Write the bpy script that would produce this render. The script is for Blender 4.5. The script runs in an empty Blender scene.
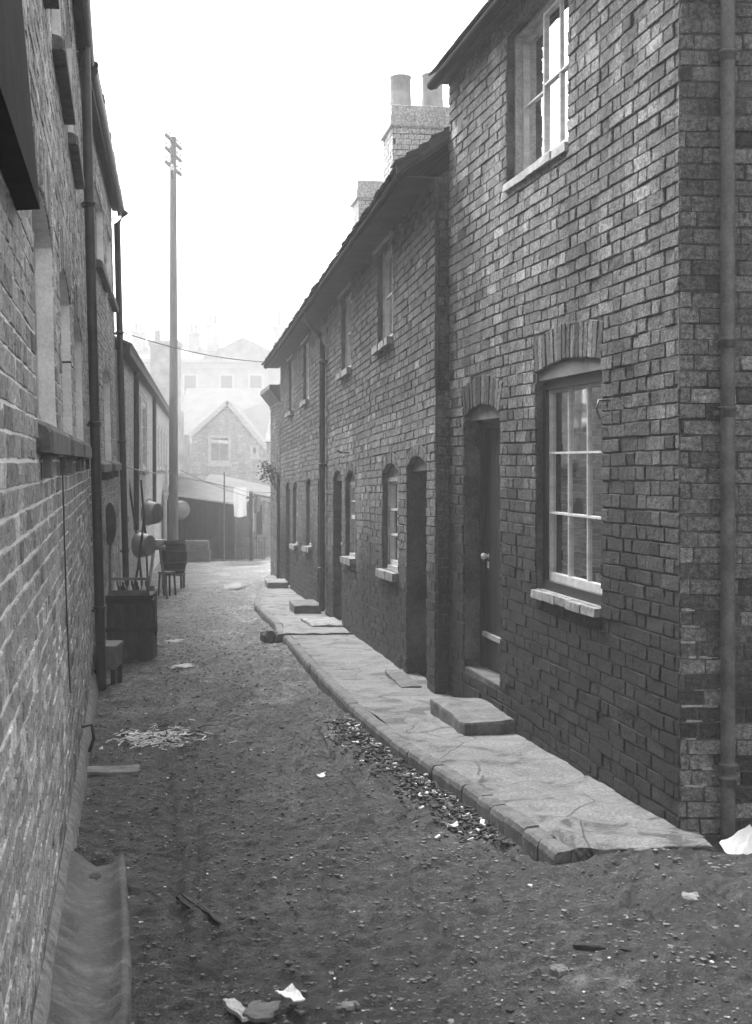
import bpy, math, random
import numpy as np
from mathutils import Matrix, Vector, Euler
R = math.radians
rnd = random.Random(7)
sc = bpy.context.scene
C = sc.collection

# ---------------------------------------------------------------- camera, world, sun, exposure
F = 1300.0; H0 = 1.72; YH = 462.0
cam_d = bpy.data.cameras.new('camera'); cam = bpy.data.objects.new('camera', cam_d); C.objects.link(cam)
cam.location = (0, 0, H0); cam.rotation_euler = (R(90), 0, 0)
cam_d.sensor_fit = 'VERTICAL'; cam_d.sensor_height = 24.0; cam_d.lens = F / 1024 * 24.0
cam_d.shift_y = (512 - YH) / 1024 * -1.0
cam_d.clip_start = 0.05; cam_d.clip_end = 1000
sc.camera = cam
cam_d.dof.use_dof = True; cam_d.dof.focus_distance = 9.5; cam_d.dof.aperture_fstop = 7

SUN_EL, SUN_AZ = 50.0, -36.0          # azimuth measured from +Y (up the alley) towards +X
w = bpy.data.worlds.new('World'); sc.world = w; w.use_nodes = True
nt = w.node_tree; nt.nodes.clear()
sky = nt.nodes.new('ShaderNodeTexSky'); sky.sky_type = 'NISHITA'; sky.sun_disc = False
sky.sun_elevation = R(SUN_EL); sky.sun_rotation = R(SUN_AZ); sky.dust_density = 6; sky.air_density = 1.5
bw = nt.nodes.new('ShaderNodeRGBToBW')
bg = nt.nodes.new('ShaderNodeBackground'); bg.inputs['Strength'].default_value = 0.15
wo = nt.nodes.new('ShaderNodeOutputWorld')
nt.links.new(sky.outputs[0], bw.inputs[0]); nt.links.new(bw.outputs[0], bg.inputs['Color']); nt.links.new(bg.outputs[0], wo.inputs['Surface'])
sl = bpy.data.lights.new('sun', 'SUN'); sl.energy = 1.5; sl.angle = R(24); sl.color = (1, 1, 1)
so = bpy.data.objects.new('sun', sl); C.objects.link(so)
_d = Vector((math.sin(R(SUN_AZ)) * math.cos(R(SUN_EL)), math.cos(R(SUN_AZ)) * math.cos(R(SUN_EL)), math.sin(R(SUN_EL))))
so.rotation_euler = _d.to_track_quat('Z', 'Y').to_euler()
sc.view_settings.view_transform = 'Standard'; sc.view_settings.look = 'None'
sc.view_settings.exposure = 1.93; sc.view_settings.gamma = 1; sc.view_settings.use_curve_mapping = False
sc.cycles.volume_bounces = 2; sc.cycles.max_bounces = 8; sc.cycles.use_denoising = True
HAZE = 0.0050

# ---------------------------------------------------------------- numpy value noise
_rs = np.random.RandomState(5); _T = _rs.rand(256, 256)
def vnoise(x, y):
    xi = np.floor(x).astype(int); yi = np.floor(y).astype(int); fx = x - xi; fy = y - yi
    fx = fx * fx * (3 - 2 * fx); fy = fy * fy * (3 - 2 * fy)
    a = _T[xi % 256, yi % 256]; b = _T[(xi + 1) % 256, yi % 256]; c = _T[xi % 256, (yi + 1) % 256]; d = _T[(xi + 1) % 256, (yi + 1) % 256]
    return (a * (1 - fx) + b * fx) * (1 - fy) + (c * (1 - fx) + d * fx) * fy - 0.5
def n1(x, y): return float(vnoise(np.array([float(x)]), np.array([float(y)]))[0])

# ---------------------------------------------------------------- materials
def new_mat(name):
    m = bpy.data.materials.new(name); m.use_nodes = True; t = m.node_tree
    return m, t, t.nodes, t.links, t.nodes['Principled BSDF']
def noise(t, scale, detail=4, rough=0.6, coord=None, dist=0.0):
    n = t.nodes.new('ShaderNodeTexNoise'); n.inputs['Scale'].default_value = scale; n.inputs['Detail'].default_value = detail
    n.inputs['Roughness'].default_value = rough; n.inputs['Distortion'].default_value = dist
    if coord is not None: t.links.new(coord, n.inputs['Vector'])
    return n.outputs['Fac']
def ramp(t, fac, stops):
    r = t.nodes.new('ShaderNodeValToRGB'); t.links.new(fac, r.inputs[0])
    e = r.color_ramp.elements
    while len(e) < len(stops): e.new(0.5)
    for k, (p, v) in enumerate(stops): e[k].position = p; e[k].color = (v, v, v, 1)
    return r.outputs['Color']
def mth(t, op, a, b=None, clamp=False):
    n = t.nodes.new('ShaderNodeMath'); n.operation = op; n.use_clamp = clamp
    for k, q in enumerate((a, b)):
        if q is None: continue
        if isinstance(q, (int, float)): n.inputs[k].default_value = q
        else: t.links.new(q, n.inputs[k])
    return n.outputs[0]
def coords(t): 
    n = t.nodes.new('ShaderNodeNewGeometry'); return n.outputs['Position']
def bump(t, h, strength, distance, prev=None):
    b = t.nodes.new('ShaderNodeBump'); b.inputs['Strength'].default_value = strength; b.inputs['Distance'].default_value = distance
    t.links.new(h, b.inputs['Height'])
    if prev is not None: t.links.new(prev, b.inputs['Normal'])
    return b.outputs[0]
def simple(name, v, rough=0.8, var=0.35, scale=8, bs=0.3, bd=0.01, fine=60, spec=0.3, metallic=0.0, stretch=None):
    """mottled grey material: base v, varied by two noises, with bump"""
    m, t, N, L, p = new_mat(name); co = coords(t)
    if stretch:
        mp = N.new('ShaderNodeMapping'); mp.inputs['Scale'].default_value = stretch; L.new(co, mp.inputs['Vector']); co = mp.outputs[0]
    a = noise(t, scale, 5, 0.65, co); b = noise(t, fine, 3, 0.6, co)
    f = mth(t, 'ADD', mth(t, 'MULTIPLY', a, 0.65), mth(t, 'MULTIPLY', b, 0.35))
    L.new(ramp(t, f, [(0.38, v * (1 - var)), (0.62, v * (1 + var))]), p.inputs['Base Color'])
    p.inputs['Roughness'].default_value = rough; p.inputs['Specular IOR Level'].default_value = spec; p.inputs['Metallic'].default_value = metallic
    L.new(bump(t, f, bs, bd), p.inputs['Normal'])
    return m
def brick_mat(name, lo, hi, stain=0.45, bs=0.8, rough=0.75, sscale=0.9):
    """bricks are real geometry; each has its own value in attribute bv"""
    m, t, N, L, p = new_mat(name); co = coords(t)
    at = N.new('ShaderNodeAttribute'); at.attribute_name = 'bv'
    base = ramp(t, at.outputs['Fac'], [(0.0, lo), (0.75, (lo + hi) / 2 * 1.1), (1.0, hi)])
    mpp = N.new('ShaderNodeMapping'); mpp.inputs['Scale'].default_value = (1.5, 1.5, .45); L.new(co, mpp.inputs['Vector'])
    st = ramp(t, noise(t, sscale * 1.6, 5, 0.65, mpp.outputs[0], 0.4), [(0.35, 1 - stain), (0.65, 1.0 + stain * 0.35)])
    fn = ramp(t, noise(t, 38, 5, 0.7, co), [(0.36, 0.45), (0.64, 1.6)])
    sp = ramp(t, noise(t, 150, 2, 0.6, co), [(0.36, 0.65), (0.64, 1.35)])
    def mul(a, b):
        x = N.new('ShaderNodeMix'); x.data_type = 'RGBA'; x.blend_type = 'MULTIPLY'; x.inputs[0].default_value = 1
        L.new(a, x.inputs[6]); L.new(b, x.inputs[7]); return x.outputs[2]
    L.new(mul(mul(mul(base, st), fn), sp), p.inputs['Base Color'])
    p.inputs['Roughness'].default_value = rough; p.inputs['Specular IOR Level'].default_value = 0.18
    b1 = bump(t, noise(t, 28, 6, 0.7, co), bs, 0.03)
    L.new(bump(t, noise(t, 120, 3, 0.6, co), bs * 0.8, 0.008, b1), p.inputs['Normal'])
    return m
def glass_mat(name, gl=1.0, ior=1.65):
    m, t, N, L, p = new_mat(name); N.remove(p); out = N['Material Output']
    tr = N.new('ShaderNodeBsdfTransparent'); tr.inputs[0].default_value = (0.75, 0.75, 0.75, 1)
    g = N.new('ShaderNodeBsdfGlossy'); g.inputs['Roughness'].default_value = 0.03; g.inputs['Color'].default_value = (gl, gl, gl, 1)
    fr = N.new('ShaderNodeFresnel'); fr.inputs['IOR'].default_value = ior
    wv = bump(t, noise(t, 3, 2, 0.5, coords(t)), 0.05, 0.02); L.new(wv, g.inputs['Normal'])
    mx = N.new('ShaderNodeMixShader'); L.new(fr.outputs[0], mx.inputs[0]); L.new(tr.outputs[0], mx.inputs[1]); L.new(g.outputs[0], mx.inputs[2])
    L.new(mx.outputs[0], out.inputs['Surface']); return m

M = {}
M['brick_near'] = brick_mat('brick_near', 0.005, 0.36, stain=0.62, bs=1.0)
M['brick_end'] = brick_mat('brick_end', 0.02, 0.5, bs=1.0)
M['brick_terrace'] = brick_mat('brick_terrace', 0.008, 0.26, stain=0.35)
M['brick_left'] = brick_mat('brick_left', 0.14, 0.6, stain=0.2, bs=0.4)
M['brick_pale'] = brick_mat('brick_pale', 0.4, 0.62, stain=0.2, bs=0.3)
M['brick_far'] = brick_mat('brick_far', 0.3, 0.5, stain=0.25, bs=0.3)
M['mortar_near'] = simple('mortar_near', 0.07, 0.9, 0.85, 2.5, 0.6, 0.01)
M['mortar_terrace'] = simple('mortar_terrace', 0.06, 0.9, 0.8, 3, 0.5, 0.01)
M['mortar_left'] = simple('mortar_left', 0.72, 0.9, 0.2, 4, 0.6, 0.01)
M['mortar_pale'] = simple('mortar_pale', 0.5, 0.9, 0.2, 4)
M['mortar_far'] = simple('mortar_far', 0.38, 0.9, 0.3, 2)
M['render_pale'] = simple('render_pale', 0.34, 0.9, 0.25, 2, 0.4, 0.01, 30)
M['render_far'] = simple('render_far', 0.42, 0.9, 0.2, 1)
M['paint_white'] = simple('paint_white', 0.5, 0.5, 0.25, 12, 0.3, 0.003, 90)
M['paint_dirty'] = simple('paint_dirty', 0.33, 0.6, 0.4, 10, 0.4, 0.004, 80)
M['paint_dark'] = simple('paint_dark', 0.015, 0.45, 0.5, 9, 0.35, 0.004, 70, 0.4)
M['wood_door'] = simple('wood_door', 0.018, 0.5, 0.45, 6, 0.4, 0.004, 50, 0.4, stretch=(6, 6, 0.7))
M['wood_lintel'] = simple('wood_lintel', 0.13, 0.7, 0.35, 6, 0.4, 0.004, 50)
M['wood_dark'] = simple('wood_dark', 0.035, 0.75, 0.5, 5, 0.5, 0.006, 50)
M['tar_wood'] = simple('tar_wood', 0.012, 0.95, 0.5, 5, 0.5, 0.006, 50, 0.05)
M['slate_far'] = simple('slate_far', 0.22, 0.8, 0.15, 2)
M['wood_bin'] = simple('wood_bin', 0.06, 0.8, 0.6, 4, 0.5, 0.006, 45, stretch=(3, 3, .8))
M['wood_mid'] = simple('wood_mid', 0.14, 0.8, 0.4, 5, 0.5, 0.006, 50)
M['wood_pale'] = simple('wood_pale', 0.45, 0.8, 0.35, 9, 0.5, 0.006, 50)
M['pole_wood'] = simple('pole_wood', 0.15, 0.85, 0.35, 3, 0.5, 0.01, 30, stretch=(8, 8, 0.6))
M['iron'] = simple('iron', 0.035, 0.42, 0.5, 10, 0.35, 0.004, 70, 0.5)
M['iron_paint'] = simple('iron_paint', 0.08, 0.5, 0.55, 10, 0.3, 0.003, 70, 0.5)
M['zinc'] = simple('zinc', 0.2, 0.35, 0.25, 8, 0.2, 0.003, 60, 0.6, 0.5)
M['stone'] = simple('stone', 0.20, 0.85, 0.45, 7, 0.8, 0.012, 60)
M['stone_sill'] = simple('stone_sill', 0.2, 0.85, 0.5, 14, 0.7, 0.008, 90)
M['stone_kerb'] = simple('stone_kerb', 0.12, 0.8, 0.45, 9, 0.8, 0.012, 60)
M['stone_dark'] = simple('stone_dark', 0.11, 0.85, 0.45, 8, 0.7, 0.01, 60)
M['concrete'] = simple('concrete', 0.085, 0.55, 0.8, 5, 1.0, 0.006, 70, 0.45)
M['tile'] = simple('tile', 0.06, 0.8, 0.5, 6, 0.6, 0.008, 50)
M['roof_dark'] = simple('roof_dark', 0.09, 0.8, 0.4, 3, 0.4, 0.01, 30)
M['slate'] = simple('slate', 0.13, 0.7, 0.35, 2.5, 0.4, 0.01, 30)
M['pot'] = simple('pot', 0.32, 0.8, 0.25, 6, 0.3, 0.004, 50)
M['white_cloth'] = simple('white_cloth', 0.85, 0.9, 0.08, 6, 0.3, 0.01, 40)
_m = M['white_cloth']; _t = _m.node_tree; _p = _t.nodes['Principled BSDF']; _tr = _t.nodes.new('ShaderNodeBsdfTranslucent'); _tr.inputs[0].default_value = (.9, .9, .9, 1)
_x = _t.nodes.new('ShaderNodeMixShader'); _x.inputs[0].default_value = .16; _t.links.new(_p.outputs[0], _x.inputs[1]); _t.links.new(_tr.outputs[0], _x.inputs[2]); _t.links.new(_x.outputs[0], _t.nodes['Material Output'].inputs['Surface'])
M['paper'] = simple('paper', 0.85, 0.8, 0.12, 9, 0.3, 0.004, 60)
M['curtain_or_pane_whitener'] = simple('curtain_or_pane_whitener', 0.5, 0.9, 0.25, 4, 0.3, 0.01, 40, stretch=(30, 30, 1))
M['leaf'] = simple('leaf', 0.08, 0.7, 0.4, 20)
M['ceramic'] = simple('ceramic', 0.7, 0.25, 0.1, 10, 0.1, 0.002, 40, 0.5)
M['glass'] = glass_mat('glass'); M['glass_dim'] = glass_mat('glass_dim', 0.7, 1.45); M['glass_up'] = glass_mat('glass_up', 1, 2.6)
M['debris_dark'] = simple('debris_dark', 0.03, 0.8, 0.5, 30)
M['debris_pale'] = simple('debris_pale', 0.68, 0.8, 0.4, 30)
M['pebble_light'] = simple('pebble_light', 0.17, 0.85, 0.5, 12, 0.4, 0.004, 90)
M['pebble'] = simple('pebble', 0.12, 0.85, 0.6, 12, 0.4, 0.004, 90)

# road dirt
m, t, N, L, p = new_mat('dirt'); co = coords(t)
a = noise(t, 1.3, 6, 0.65, co, 0.4); b = noise(t, 14, 6, 0.75, co); c = noise(t, 110, 5, 0.8, co)
f = mth(t, 'ADD', mth(t, 'ADD', mth(t, 'MULTIPLY', a, 0.34), mth(t, 'MULTIPLY', b, 0.30)), mth(t, 'MULTIPLY', c, 0.36))
_sx = N.new('ShaderNodeSeparateXYZ'); L.new(co, _sx.inputs[0])
_mp = N.new('ShaderNodeMapping'); _mp.inputs['Scale'].default_value = (1.2, .45, 1); L.new(co, _mp.inputs['Vector'])
_yy = mth(t, 'ADD', mth(t, 'MULTIPLY', mth(t, 'SUBTRACT', _sx.outputs[1], 8.0), 0.05), mth(t, 'MULTIPLY', mth(t, 'SUBTRACT', noise(t, 1.6, 5, .65, _mp.outputs[0]), .5), 2.2))
_dry_farlight = ramp(t, _yy, [(0.0, 0.28), (0.6, 1.0)])  # dry patches, plus distant light and haze painted in as paler dirt
_mu = N.new('ShaderNodeMix'); _mu.data_type = 'RGBA'; _mu.blend_type = 'MULTIPLY'; _mu.inputs[0].default_value = 1
L.new(ramp(t, f, [(0.42, 0.008), (0.5, 0.085), (0.58, 0.46)]), _mu.inputs[6]); L.new(_dry_farlight, _mu.inputs[7]); L.new(_mu.outputs[2], p.inputs['Base Color'])
L.new(ramp(t, a, [(0.35, 0.42), (0.6, 0.8)]), p.inputs['Roughness'])
b1 = bump(t, b, 1.0, 0.04); L.new(bump(t, c, 1.0, 0.012, b1), p.inputs['Normal'])
M['dirt'] = m
m, t, N, L, p = new_mat('mud_concrete'); co = coords(t)
_mp = N.new('ShaderNodeMapping'); _mp.inputs['Scale'].default_value = (1.6, 2.0, 1); L.new(co, _mp.inputs['Vector'])
_n = noise(t, 3.2, 7, 0.75, _mp.outputs[0], 0.2); _g = noise(t, 70, 5, 0.75, co)
_f = mth(t, 'ADD', mth(t, 'MULTIPLY', _n, .8), mth(t, 'MULTIPLY', _g, .2))
L.new(ramp(t, _f, [(.40, .012), (.47, .03), (.52, .10), (.62, .19)]), p.inputs['Base Color']); L.new(ramp(t, _f, [(.42, .35), (.55, .8)]), p.inputs['Roughness'])
b1 = bump(t, _f, .6, .008); L.new(bump(t, _g, .8, .006, b1), p.inputs['Normal']); M['mud_concrete'] = m
# pavement: worn cement with cracks
m, t, N, L, p = new_mat('paving'); co = coords(t)
nv = N.new('ShaderNodeTexNoise'); nv.inputs['Scale'].default_value = 2.5; nv.inputs['Detail'].default_value = 6; L.new(co, nv.inputs['Vector'])
mx = N.new('ShaderNodeMix'); mx.data_type = 'VECTOR'; mx.inputs[0].default_value = 0.09; L.new(co, mx.inputs[4]); L.new(nv.outputs['Color'], mx.inputs[5])
vo = N.new('ShaderNodeTexVoronoi'); vo.feature = 'DISTANCE_TO_EDGE'; vo.inputs['Scale'].default_value = 1.7; L.new(mx.outputs[1], vo.inputs['Vector'])
crack = ramp(t, vo.outputs['Distance'], [(0.002, 0.1), (0.012, 1.0)])
mask = ramp(t, noise(t, 0.9, 3, 0.5, co), [(0.42, 1.0), (0.55, 0.0)])
ck = mth(t, 'MAXIMUM', crack, mask)
patch = ramp(t, noise(t, 3.2, 6, 0.7, co, 0.8), [(0.40, 0.30), (0.45, 0.9), (0.6, 1.3)])
fi = noise(t, 60, 5, 0.7, co)
bs_ = ramp(t, fi, [(0.38, 0.075), (0.62, 0.17)])
x1 = N.new('ShaderNodeMix'); x1.data_type = 'RGBA'; x1.blend_type = 'MULTIPLY'; x1.inputs[0].default_value = 1; L.new(bs_, x1.inputs[6]); L.new(patch, x1.inputs[7])
x2 = N.new('ShaderNodeMix'); x2.data_type = 'RGBA'; x2.blend_type = 'MULTIPLY'; x2.inputs[0].default_value = 0.75; L.new(x1.outputs[2], x2.inputs[6]); L.new(ck, x2.inputs[7])
L.new(x2.outputs[2], p.inputs['Base Color']); p.inputs['Roughness'].default_value = 0.75
b1 = bump(t, ck, 0.5, 0.01); b2 = bump(t, patch, 0.5, 0.01, b1); L.new(bump(t, fi, 0.5, 0.004, b2), p.inputs['Normal'])
M['paving'] = m
m, t, N, L, p = new_mat('puddle_water'); p.inputs['Base Color'].default_value = (0.03, 0.03, 0.03, 1); p.inputs['Roughness'].default_value = 0.38
p.inputs['Specular IOR Level'].default_value = 0.8; L.new(bump(t, noise(t, 12, 3, 0.5, coords(t)), 0.15, 0.01), p.inputs['Normal']); M['water'] = m
_tc = N.new('ShaderNodeTexCoord'); _sv = N.new('ShaderNodeVectorMath'); _sv.operation = 'DISTANCE'; L.new(_tc.outputs['Generated'], _sv.inputs[0]); _sv.inputs[1].default_value = (.5, .5, 0)
_cx = N.new('ShaderNodeSeparateXYZ'); L.new(_tc.outputs['Generated'], _cx.inputs[0]); _cb = N.new('ShaderNodeCombineXYZ'); L.new(_cx.outputs[0], _cb.inputs[0]); L.new(_cx.outputs[1], _cb.inputs[1]); L.new(_cb.outputs[0], _sv.inputs[0])
_q = mth(t, 'ADD', _sv.outputs['Value'], mth(t, 'MULTIPLY', mth(t, 'SUBTRACT', noise(t, 9, 5, 0.7, coords(t)), 0.5), 1.1))
L.new(ramp(t, _q, [(.18, .85), (.36, 0)]), p.inputs['Alpha'])

# ---------------------------------------------------------------- mesh builder
def frame(x, y, z=0, rz=0, rx=0, shear=0):
    S = Matrix.Identity(4); S[2][0] = -shear
    return Matrix.Translation((x, y, z)) @ Euler((rx, 0, rz)).to_matrix().to_4x4() @ S
class MB:
    def __init__(s): s.v = []; s.f = []; s.m = []; s.bv = []; s.sm = []
    def add(s, vs, fs, mat=0, bv=0.5, smooth=False):
        o = len(s.v); s.v += vs
        for f in fs: s.f.append([o + i for i in f]); s.m.append(mat); s.bv.append(bv); s.sm.append(smooth)
    def box(s, x0, x1, y0, y1, z0, z1, mat=0, j=0, bv=0.5, cham=0):
        if cham:
            c = cham; vs = []
            for zz, zi in ((z0, 0), (z0 + c, 1), (z1 - c, 1), (z1, 0)):
                d = 0 if zi else c
                for (px, py, ax, ay) in ((x0, y0, 1, 1), (x1, y0, -1, 1), (x1, y1, -1, -1), (x0, y1, 1, -1)):
                    vs.append((px + ax * (d + c * .3), py + ay * d, zz)); 
            if j: vs = [tuple(q + rnd.uniform(-j, j) for q in v) for v in vs]
            fs = [(3, 2, 1, 0), (12, 13, 14, 15)]
            for k in range(3):
                for i in range(4): fs.append((k * 4 + i, k * 4 + (i + 1) % 4, k * 4 + 4 + (i + 1) % 4, k * 4 + 4 + i))
            s.add(vs, fs, mat, bv); return
        vs = [(x, y, z) for z in (z0, z1) for (x, y) in ((x0, y0), (x1, y0), (x1, y1), (x0, y1))]
        if j: vs = [tuple(q + rnd.uniform(-j, j) for q in v) for v in vs]
        s.add(vs, [(3, 2, 1, 0), (4, 5, 6, 7), (0, 1, 5, 4), (1, 2, 6, 5), (2, 3, 7, 6), (3, 0, 4, 7)], mat, bv)
    def bar(s, a, b, w, h=None, mat=0):
        a = Vector(a); b = Vector(b); h = h or w; d = (b - a).normalized()
        up = Vector((0, 0, 1)) if abs(d.z) < 0.95 else Vector((0, 1, 0))
        sx = d.cross(up).normalized() * w / 2; sy = sx.cross(d).normalized() * h / 2
        vs = [tuple(q + i * sx + k * sy) for q in (a, b) for (i, k) in ((-1, -1), (1, -1), (1, 1), (-1, 1))]
        s.add(vs, [(0, 1, 2, 3), (7, 6, 5, 4), (0, 4, 5, 1), (1, 5, 6, 2), (2, 6, 7, 3), (3, 7, 4, 0)], mat)
    def tube(s, pts, r, seg=12, mat=0, r2=None):
        pts = [Vector(q) for q in pts]; n = len(pts); vs = []
        for i, q in enumerate(pts):
            d = (pts[min(i + 1, n - 1)] - pts[max(i - 1, 0)]).normalized()
            up = Vector((0, 0, 1)) if abs(d.z) < 0.9 else Vector((0, 1, 0))
            a = d.cross(up).normalized(); b = d.cross(a).normalized()
            rr = r if r2 is None else r + (r2 - r) * i / (n - 1)
            for k in range(seg):
                t_ = 2 * math.pi * k / seg; vs.append(tuple(q + a * math.cos(t_) * rr + b * math.sin(t_) * rr))
        fs = [(i * seg + k, i * seg + (k + 1) % seg, (i + 1) * seg + (k + 1) % seg, (i + 1) * seg + k) for i in range(n - 1) for k in range(seg)]
        s.add(vs, fs, mat, smooth=True)
        s.add([vs[k] for k in range(seg)], [tuple(range(seg))], mat); s.add([vs[(n - 1) * seg + k] for k in range(seg)], [tuple(range(seg))[::-1]], mat)
    def lathe(s, prof, c=(0, 0, 0), axis='z', seg=20, mat=0):
        vs = []
        for (r, h) in prof:
            for k in range(seg):
                t_ = 2 * math.pi * k / seg; a, b = r * math.cos(t_), r * math.sin(t_)
                q = {'z': (a, b, h), 'y': (a, h, b), 'x': (h, a, b)}[axis]
                vs.append(tuple(q[i] + c[i] for i in range(3)))
        n = len(prof)
        s.add(vs, [(i * seg + k, i * seg + (k + 1) % seg, (i + 1) * seg + (k + 1) % seg, (i + 1) * seg + k) for i in range(n - 1) for k in range(seg)], mat, smooth=True)
    def prism(s, poly, y0, y1, mat=0, bv=0.5):
        n = len(poly); vs = [(x, y0, z) for x, z in poly] + [(x, y1, z) for x, z in poly]
        s.add(vs, [tuple(range(n)), tuple(range(2 * n - 1, n - 1, -1))] + [(i, i + n, (i + 1) % n + n, (i + 1) % n) for i in range(n)], mat, bv)
    def face_brick(s, q, d, c=0.004, bv=0.5, mat=0):
        """q: four (x,z) corners; proud by d of y=0"""
        cx = sum(a for a, b in q) / 4; cz = sum(b for a, b in q) / 4
        j = lambda e: rnd.uniform(-e, e)
        q = [(a + j(.004), b + j(.0035)) for a, b in q]; vs = []
        for (a, b) in q: vs.append((a, -0.01, b))
        for (a, b) in q: vs.append((a, d - c, b))
        for (a, b) in q:
            l = math.hypot(a - cx, b - cz) or 1
            vs.append((a + (cx - a) / l * c * 1.5, d + j(.0028), b + (cz - b) / l * c * 1.5))
        fs = [(8, 9, 10, 11)[::-1]]
        for k in (0, 4):
            for i in range(4): fs.append((k + i, k + 4 + i, k + 4 + (i + 1) % 4, k + (i + 1) % 4))
        s.add(vs, fs, mat, bv)
    def build(s, name, mats, parent=None, FM=None, PM=None):
        me = bpy.data.meshes.new(name)
        V = np.array(s.v, dtype=float)
        T = Matrix.Identity(4)
        if FM is not None: T = FM
        if PM is not None: T = PM.inverted() @ T
        T = np.array(T); V = V @ T[:3, :3].T + T[:3, 3]
        me.from_pydata(V.tolist(), [], s.f)
        mats = mats if isinstance(mats, (list, tuple)) else [mats]
        for mm in mats: me.materials.append(M[mm])
        me.polygons.foreach_set('material_index', s.m); me.polygons.foreach_set('use_smooth', s.sm)
        at = me.attributes.new('bv', 'FLOAT', 'FACE'); at.data.foreach_set('value', s.bv)
        me.update(); me.validate()
        o = bpy.data.objects.new(name, me); C.objects.link(o)
        if parent is not None: o.parent = parent
        return o
def tag(o, label=None, cat=None, group=None, kind=None):
    for k, v in (('label', label), ('category', cat), ('group', group), ('kind', kind)):
        if v: o[k] = v
    return o
def thing(name, FM, label, cat, group=None):
    o = bpy.data.objects.new(name, None); C.objects.link(o); o.empty_display_size = 0.2
    S = FM.copy()
    loc, rot, sca = S.decompose(); o.location = loc; o.rotation_euler = rot.to_euler()
    PM = Matrix.Translation(loc) @ rot.to_matrix().to_4x4()
    return tag(o, label, cat, group), PM

# ---------------------------------------------------------------- brick walls
def op(x0, x1, z0, z1, rise=0.0, ring=0.0, depth=None): return dict(x0=x0, x1=x1, z0=z0, z1=z1, rise=rise, ring=ring)
def arc(o):
    w_ = o['x1'] - o['x0']; r = max(o['rise'], 1e-3); Rr = (w_ * w_ / 4 + r * r) / (2 * r)
    return Rr, (o['x0'] + o['x1']) / 2, o['z1'] + r - Rr
def excl(o, z, h):
    """interval of this opening (and its arch ring) at height z"""
    if z + h * .2 < o['z0']: return None
    cx = (o['x0'] + o['x1']) / 2; hw = (o['x1'] - o['x0']) / 2
    if z < o['z1']: return cx - hw, cx + hw
    if o['ring'] <= 0: return None
    Rr, _, cz = arc(o); al = math.asin(min(1, hw / Rr)); Ro = Rr + o['ring']
    if z >= cz + Ro: return None
    e = min(math.sqrt(Ro * Ro - (z - cz) ** 2), hw + (z - o['z1']) * math.tan(al) + .004)
    return cx - e, cx + e
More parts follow.
